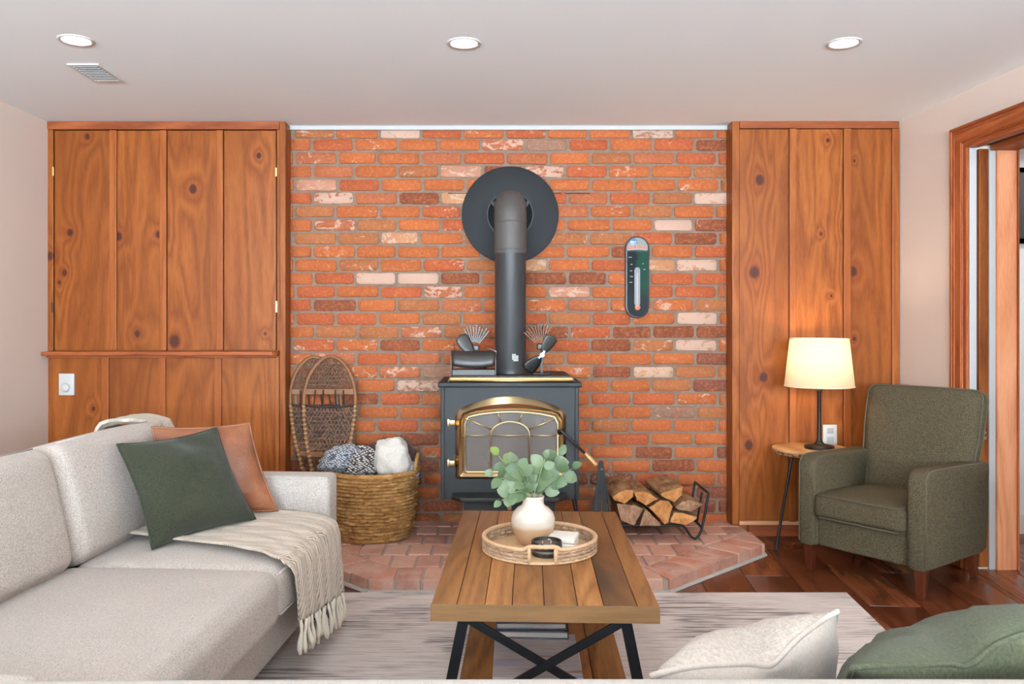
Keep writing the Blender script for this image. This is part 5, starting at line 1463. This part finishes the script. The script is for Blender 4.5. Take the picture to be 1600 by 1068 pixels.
rr = random.Random(4)
for k in range(19):
    a = (k + .5) / 19; p = throw(a, 1.0); p2 = p + Vector((.004 + rr.uniform(-.004, .006), rr.uniform(-.010, .010), -.092 + rr.uniform(-.016, .014)))
    p2.z = max(p2.z, .016)
    pts = [p.lerp(p2, s / 6) + Vector((.003 * math.sin(s + k), 0, 0)) for s in range(7)]
    B().tube(pts, [.004, .0058, .0045, .0068, .0082, .0085, .005], 7).build('tassel', M_fringe, tw_, smooth=True)
# its twin fold over the back corner
t2 = thing('folded_throw', 'cream knit throw hanging over the far corner of the sofa back', 'throw', px(230, 690, 2.92), local=False)
def fold(i, j):
    x = -.84 + .28 * j; y = -.015 - .16 * i
    z = .690 + .030 * math.sin(math.pi * j) + .006 * math.sin(i * 14) + .006 * mnoise.noise(Vector((i * 5, j * 5, 1)))
    if j > .78: z -= (j - .78) * .42; x += 0
    if j < .15: z -= (.15 - j) * .6
    return loc2w @ Vector((x, y, z))
g = N('chunky_knit'); v = g.coord(); w1 = g.wave(v, 55, .6, 1, 2, band='Y'); w2 = g.wave(g.map(v, rot=(0, 0, R(90))), 70, .6, 1, 2, band='Y')
g.bump(g.math('MULTIPLY', w1, w2), .9, .005)
M_ck = g.fin(g.mix(g.math('MULTIPLY', w1, w2), lin((190, 176, 160)), lin((232, 222, 208))), .95, 0, .1)
B().grid(fold, 34, 24).build('cloth', M_ck, t2, smooth=True, solid=.012)

# ================================================================== armchair
g = N('olive_tweed'); v = g.coord()
a = g.noise(g.map(v, (1, 3, 1)), 230, 3, .7); b2 = g.noise(g.map(v, (3, 1, 1)), 230, 3, .7); h = g.math('ADD', a, b2)
f = g.smooth(g.math('MULTIPLY', h, .5), .38, .62)
col = g.mix(f, lin((54, 47, 35)), lin((96, 85, 66)))
g.bump(h, .5, .002)
M_tweed = g.fin(col, .95, 0, .06)
M_pip = plain('chair_piping', (80, 71, 54), .9, var=.05)
FL = Vector((1.291, 3.597, 0)); rd = Vector((.592, -.806)).normalized()
ac = thing('armchair', 'olive green tweed armchair with tapered wooden legs beside the lamp table', 'armchair', FL, math.atan2(rd.y, rd.x))
W_, D_ = .553, .505
def ch(name, c, d, r, puff=(0, 0, 0), n=6, M=None, P=None): return B().rbox(c, d, r, n, puff, M=M, seg=3).build(name, M_tweed, P or ac, smooth=True)
AW = .080
ZB_, ZA_ = .113, .497
ch('seat_base', (W_ / 2, D_ / 2 + .012, .18), (W_ - 2 * AW + .01, D_ - .03, .135), .012)
cu = ch('seat_cushion', (W_ / 2, .212, .292), (W_ - 2 * AW - .006, .458, .098), .022, (0, .006, .016), 8)
xa, xb, ya, yb = AW + .012, W_ - AW - .012, -.012, .40
for z_ in (.338, .246): B().tube([(xa, yb, z_), (xa, ya + .02, z_), (xa + .02, ya - .004, z_), (xb - .02, ya - .004, z_), (xb, ya + .02, z_), (xb, yb, z_)], .0032, 6).build('piping', M_pip, cu, smooth=True)
def arm(x0, x1, out):
    # side profile with a soft sloping top
    P = []
    yb_ = D_ + .0
    prof = [(0.0, ZB_ + .01), (.006, ZB_), (yb_ - .03, ZB_), (yb_ - .004, ZB_ + .012), (yb_ + .02, ZA_ - .06), (yb_ + .016, ZA_ - .02), (yb_ - .02, ZA_ - .008), (.22, ZA_ - .002), (.06, ZA_), (.022, ZA_ - .007), (.004, ZA_ - .03)]
    b = B(); n = len(prof); vs = []
    cy = sum(p[0] for p in prof) / n; cz = sum(p[1] for p in prof) / n
    rings = [(x0, .90), (x0 + .006, .965), (x0 + .018, .995), ((x0 + x1) / 2, 1.0), (x1 - .018, .995), (x1 - .006, .965), (x1, .90)]
    for x, k in rings:
        for (y, z) in prof:
            off = 1 - k
            vs.append((x, cy + (y - cy) * (1 - off * .35), cz + (z - cz) * (1 - off * .45)))
    fs = []
    for r_ in range(len(rings) - 1):
        fs += [[r_ * n + i, r_ * n + (i + 1) % n, (r_ + 1) * n + (i + 1) % n, (r_ + 1) * n + i] for i in range(n)]
    fs += [list(range(n)), [(len(rings) - 1) * n + i for i in range(n - 1, -1, -1)]]
    o = b.add(vs, fs).build('arm', M_tweed, ac, smooth=50)
    r_ = 5 if out > 0 else 1
    B().tube([Vector(vs[r_ * n + i]) + Vector((out * .001, 0, 0)) for i in (0, 10, 9, 8, 7, 6, 5, 4)], .0034, 6).build('piping', M_pip, o, smooth=True)
    return o
arm(0, AW, -1); arm(W_ - AW, W_, 1)
# back: slightly flared, rounded top corners
Mb = Matrix.Translation((W_ / 2 + .012, .416, .30)) @ Matrix.Rotation(R(-13), 4, 'X')
def backfn():
    b = B(); hw0, hw1, H_, T_ = .232, .250, .488, .086
    ns = 14; zl = [H_ - .04] ; zl = [(H_ - .04) * k / 9 for k in range(10)] + [H_ - .04 + .04 * math.sin(R(a)) for a in (15, 30, 45, 60, 75, 90)]; nz = len(zl) - 1; vs = []; fs = []
    def half(z): return hw0 + (hw1 - hw0) * min(1, z / H_ * 1.5) ** 1.2
    for side in (0, 1):
        for j in range(nz + 1):
            z = zl[j]
            for i in range(ns + 1):
                s = 2 * i / ns - 1; zz = z
                hwz = half(z)
                # round corners
                rc = .04
                if z > H_ - rc: hwz -= rc - math.sqrt(max(0, rc ** 2 - (z - H_ + rc) ** 2))
                x = s * hwz
                e = max(0, 1 - abs(s) ** 8) ** .5 * max(0, 1 - (z / H_) ** 14) ** .5
                y = (-1 if side == 0 else 1) * T_ / 2 * (.45 + .55 * e) - (.012 * (1 - s * s) * math.sin(math.pi * z / H_) if side == 0 else 0)
                vs.append(Vector((x, y + .0, z)))
    m = (nz + 1) * (ns + 1)
    for side in (0, 1):
        for j in range(nz):
            for i in range(ns):
                a = side * m + j * (ns + 1) + i; fs.append([a, a + 1, a + ns + 2, a + ns + 1])
    def id_(side, i, j): return side * m + j * (ns + 1) + i
    for j in range(nz):
        fs.append([id_(0, 0, j), id_(0, 0, j + 1), id_(1, 0, j + 1), id_(1, 0, j)]); fs.append([id_(0, ns, j), id_(0, ns, j + 1), id_(1, ns, j + 1), id_(1, ns, j)])
    for i in range(ns):
        fs.append([id_(0, i, nz), id_(0, i + 1, nz), id_(1, i + 1, nz), id_(1, i, nz)]); fs.append([id_(0, i, 0), id_(0, i + 1, 0), id_(1, i + 1, 0), id_(1, i, 0)])
    b.add(vs, fs, Mb)
    edge = [Mb @ (vs[id_(0, 0, j)] + Vector((-.001, -.002, 0))) for j in range(3, nz + 1)] + [Mb @ (vs[id_(0, i, nz)] + Vector((0, -.002, .001))) for i in range(1, ns)] + [Mb @ (vs[id_(0, ns, j)] + Vector((.001, -.002, 0))) for j in range(nz, 2, -1)]
    edge2 = [Mb @ (vs[id_(1, 0, j)] + Vector((-.001, .002, 0))) for j in range(3, nz + 1)] + [Mb @ (vs[id_(1, i, nz)] + Vector((0, .002, .001))) for i in range(1, ns)] + [Mb @ (vs[id_(1, ns, j)] + Vector((.001, .002, 0))) for j in range(nz, 2, -1)]
    return b, edge, edge2
b, e1, e2 = backfn()
bo = b.build('backrest', M_tweed, ac, smooth=60)
B().tube(e1, .0034, 6).build('piping', M_pip, bo, smooth=True); B().tube(e2, .0034, 6).build('piping', M_pip, bo, smooth=True)
M_cleg = knot_wood('walnut_leg', [(50, 20, 10), (84, 38, 20), (104, 52, 28)], coordk='Object', vary=.1, rough=.35)
def leg(x, y, dy):
    w0, w1 = .021, .013; vs = []
    for (z, w_, oy) in ((ZB_ + .004, w0, 0), (.06, (w0 + w1) / 2, dy * .35), (0.0005, w1, dy)):
        vs += [(x - w_, y - w_ + oy, z), (x + w_, y - w_ + oy, z), (x + w_, y + w_ + oy, z), (x - w_, y + w_ + oy, z)]
    fs = [[0, 1, 2, 3], [11, 10, 9, 8]]
    for k in (0, 1): fs += [[k * 4 + i, k * 4 + (i + 1) % 4, k * 4 + 4 + (i + 1) % 4, k * 4 + 4 + i] for i in range(4)]
    B().add(vs, fs).build('leg', M_cleg, ac, bevel=.002)
leg(.038, .035, 0); leg(W_ - .036, .033, 0); leg(.045, D_ - .05, .035); leg(W_ - .045, D_ - .05, .035)

# ================================================================== side table and lamp
tcx = Vector((px(1268, 0, 3.952).x, 3.952, 0)); TH = .470
sd = thing('side_table', 'small round wooden side table with thin black legs beside the armchair', 'side table', tcx)
g = N('pale_slab_wood'); v = g.coord(); rg_ = g.wave(g.map(v, (1, .12, 1)), 3, 8, 3, 1.5, band='X'); n1 = g.noise(v, 40, 4)
M_slab = g.fin(g.ramp(g.math('ADD', g.math('MULTIPLY', rg_, .5), g.math('MULTIPLY', n1, .5)), [(.2, lin((168, 118, 72))), (.55, lin((190, 142, 92))), (.85, lin((204, 160, 110)))]), .5)
def slab(i, j): pass
prof = [(0.0, TH - .032), (.146, TH - .032), (.168, TH - .026), (.177, TH - .016), (.180, TH - .006), (.178, TH - .001), (.175, TH), (0.0, TH)]
b = B().lathe(prof, n=64, cap=False)
for p in b.v:
    a = math.atan2(p.y, p.x); r_ = math.hypot(p.x, p.y)
    if r_ > .1:
        k = 1 + .010 * mnoise.noise(Vector((math.cos(a) * 3, math.sin(a) * 3, p.z * 30))); p.x *= k; p.y *= k
b.build('table_top', M_slab, sd, smooth=50)
b = B().lathe([(.1772, TH - .025), (.1803, TH - .018), (.1813, TH - .010)], n=64, cap=False)
g = N('bark_edge'); v = g.coord(); M_be = g.fin(g.mix(g.smooth(g.noise(v, 70, 4), .4, .6), lin((96, 62, 38)), lin((182, 132, 86))), .8)
b.build('bark_edge', M_be, sd, smooth=True)
for a, q_ in ((198, .20), (318, .20), (78, .165)):
    a = R(a); B().tube([(.11 * math.cos(a), .11 * math.sin(a), TH - .033), (q_ * math.cos(a), q_ * math.sin(a), .001)], .0068, 10).build('leg', M_blk, sd, smooth=50)
lx, ly = px(1280, 0, 3.925).x, 3.925
lp = thing('table_lamp', 'lit table lamp with cream drum shade and slim black stem', 'table lamp', (lx, ly, TH))
M_bronze = plain('lamp_bronze', (52, 46, 42), .4, .6)
B().lathe([(0.0, 0.0), (.066, 0.0), (.067, .004), (.067, .013), (.062, .017), (.030, .021), (.018, .030), (.012, .042), (0.0105, .05)], n=40, cap=False).build('base', M_bronze, lp, smooth=50)
B().lathe([(.0105, .045), (.0095, .12), (.0095, .262), (.012, .268), (.012, .272)], n=20, cap=False).build('stem', M_bronze, lp, smooth=50)
B().lathe([(.010, .270), (.022, .279), (.024, .283), (.018, .287), (.008, .290), (.008, .315)], n=24).build('cap', plain('lamp_nickel', (150, 140, 126), .3, .8), lp, smooth=50)
z0, z1 = px(0, 603, ly).z - TH, px(0, 529, ly).z - TH
g = N('linen_shade'); v = g.coord()
tl = g.n('ShaderNodeBsdfTranslucent'); df = g.n('ShaderNodeBsdfDiffuse'); mx = g.n('ShaderNodeMixShader')
wv = g.noise(g.map(v, (1, 1, 6)), 160, 2)
c_ = g.mix(wv, lin((190, 174, 148)), lin((202, 186, 160)))
g.set(tl, 'Color', c_); g.set(df, 'Color', c_); g.set(mx, 0, .66)
g.t.links.new(tl.outputs[0], mx.inputs[1]); g.t.links.new(df.outputs[0], mx.inputs[2]); g.t.links.new(mx.outputs[0], g.out.inputs[0])
M_shade = g.m
r0, r1 = .157, .132
sh = B().lathe([(r0, z0), (r1, z1)], n=56, cap=False).build('shade', M_shade, lp, smooth=True)
for r_, z_ in ((r0, z0), (r1, z1)):
    B().tube([(r_ * math.cos(2 * math.pi * k / 56), r_ * math.sin(2 * math.pi * k / 56), z_) for k in range(56)], .0022, 6, closed=True).build('shade_hem', plain('shade_hem', (232, 214, 180), .9), sh, smooth=True)
g = N('bulb_glass'); M_bulb = g.fin((1, .9, .75), .3, Emission_Color=(1, .72, .42, 1), Emission_Strength=6)
B().lathe([(.0, .315), (.012, .316), (.014, .335), (.028, .365), (.030, .385), (.022, .405), (.0, .412)], n=24, cap=False).build('bulb', M_bulb, lp, smooth=True)
l = bpy.data.lights.new('lamp_bulb', 'POINT'); l.energy = 2.8; l.color = (1, .80, .58); l.shadow_soft_size = .035
o = bpy.data.objects.new('lamp_bulb', l); COL.objects.link(o); o.location = (lx, ly, TH + .44)
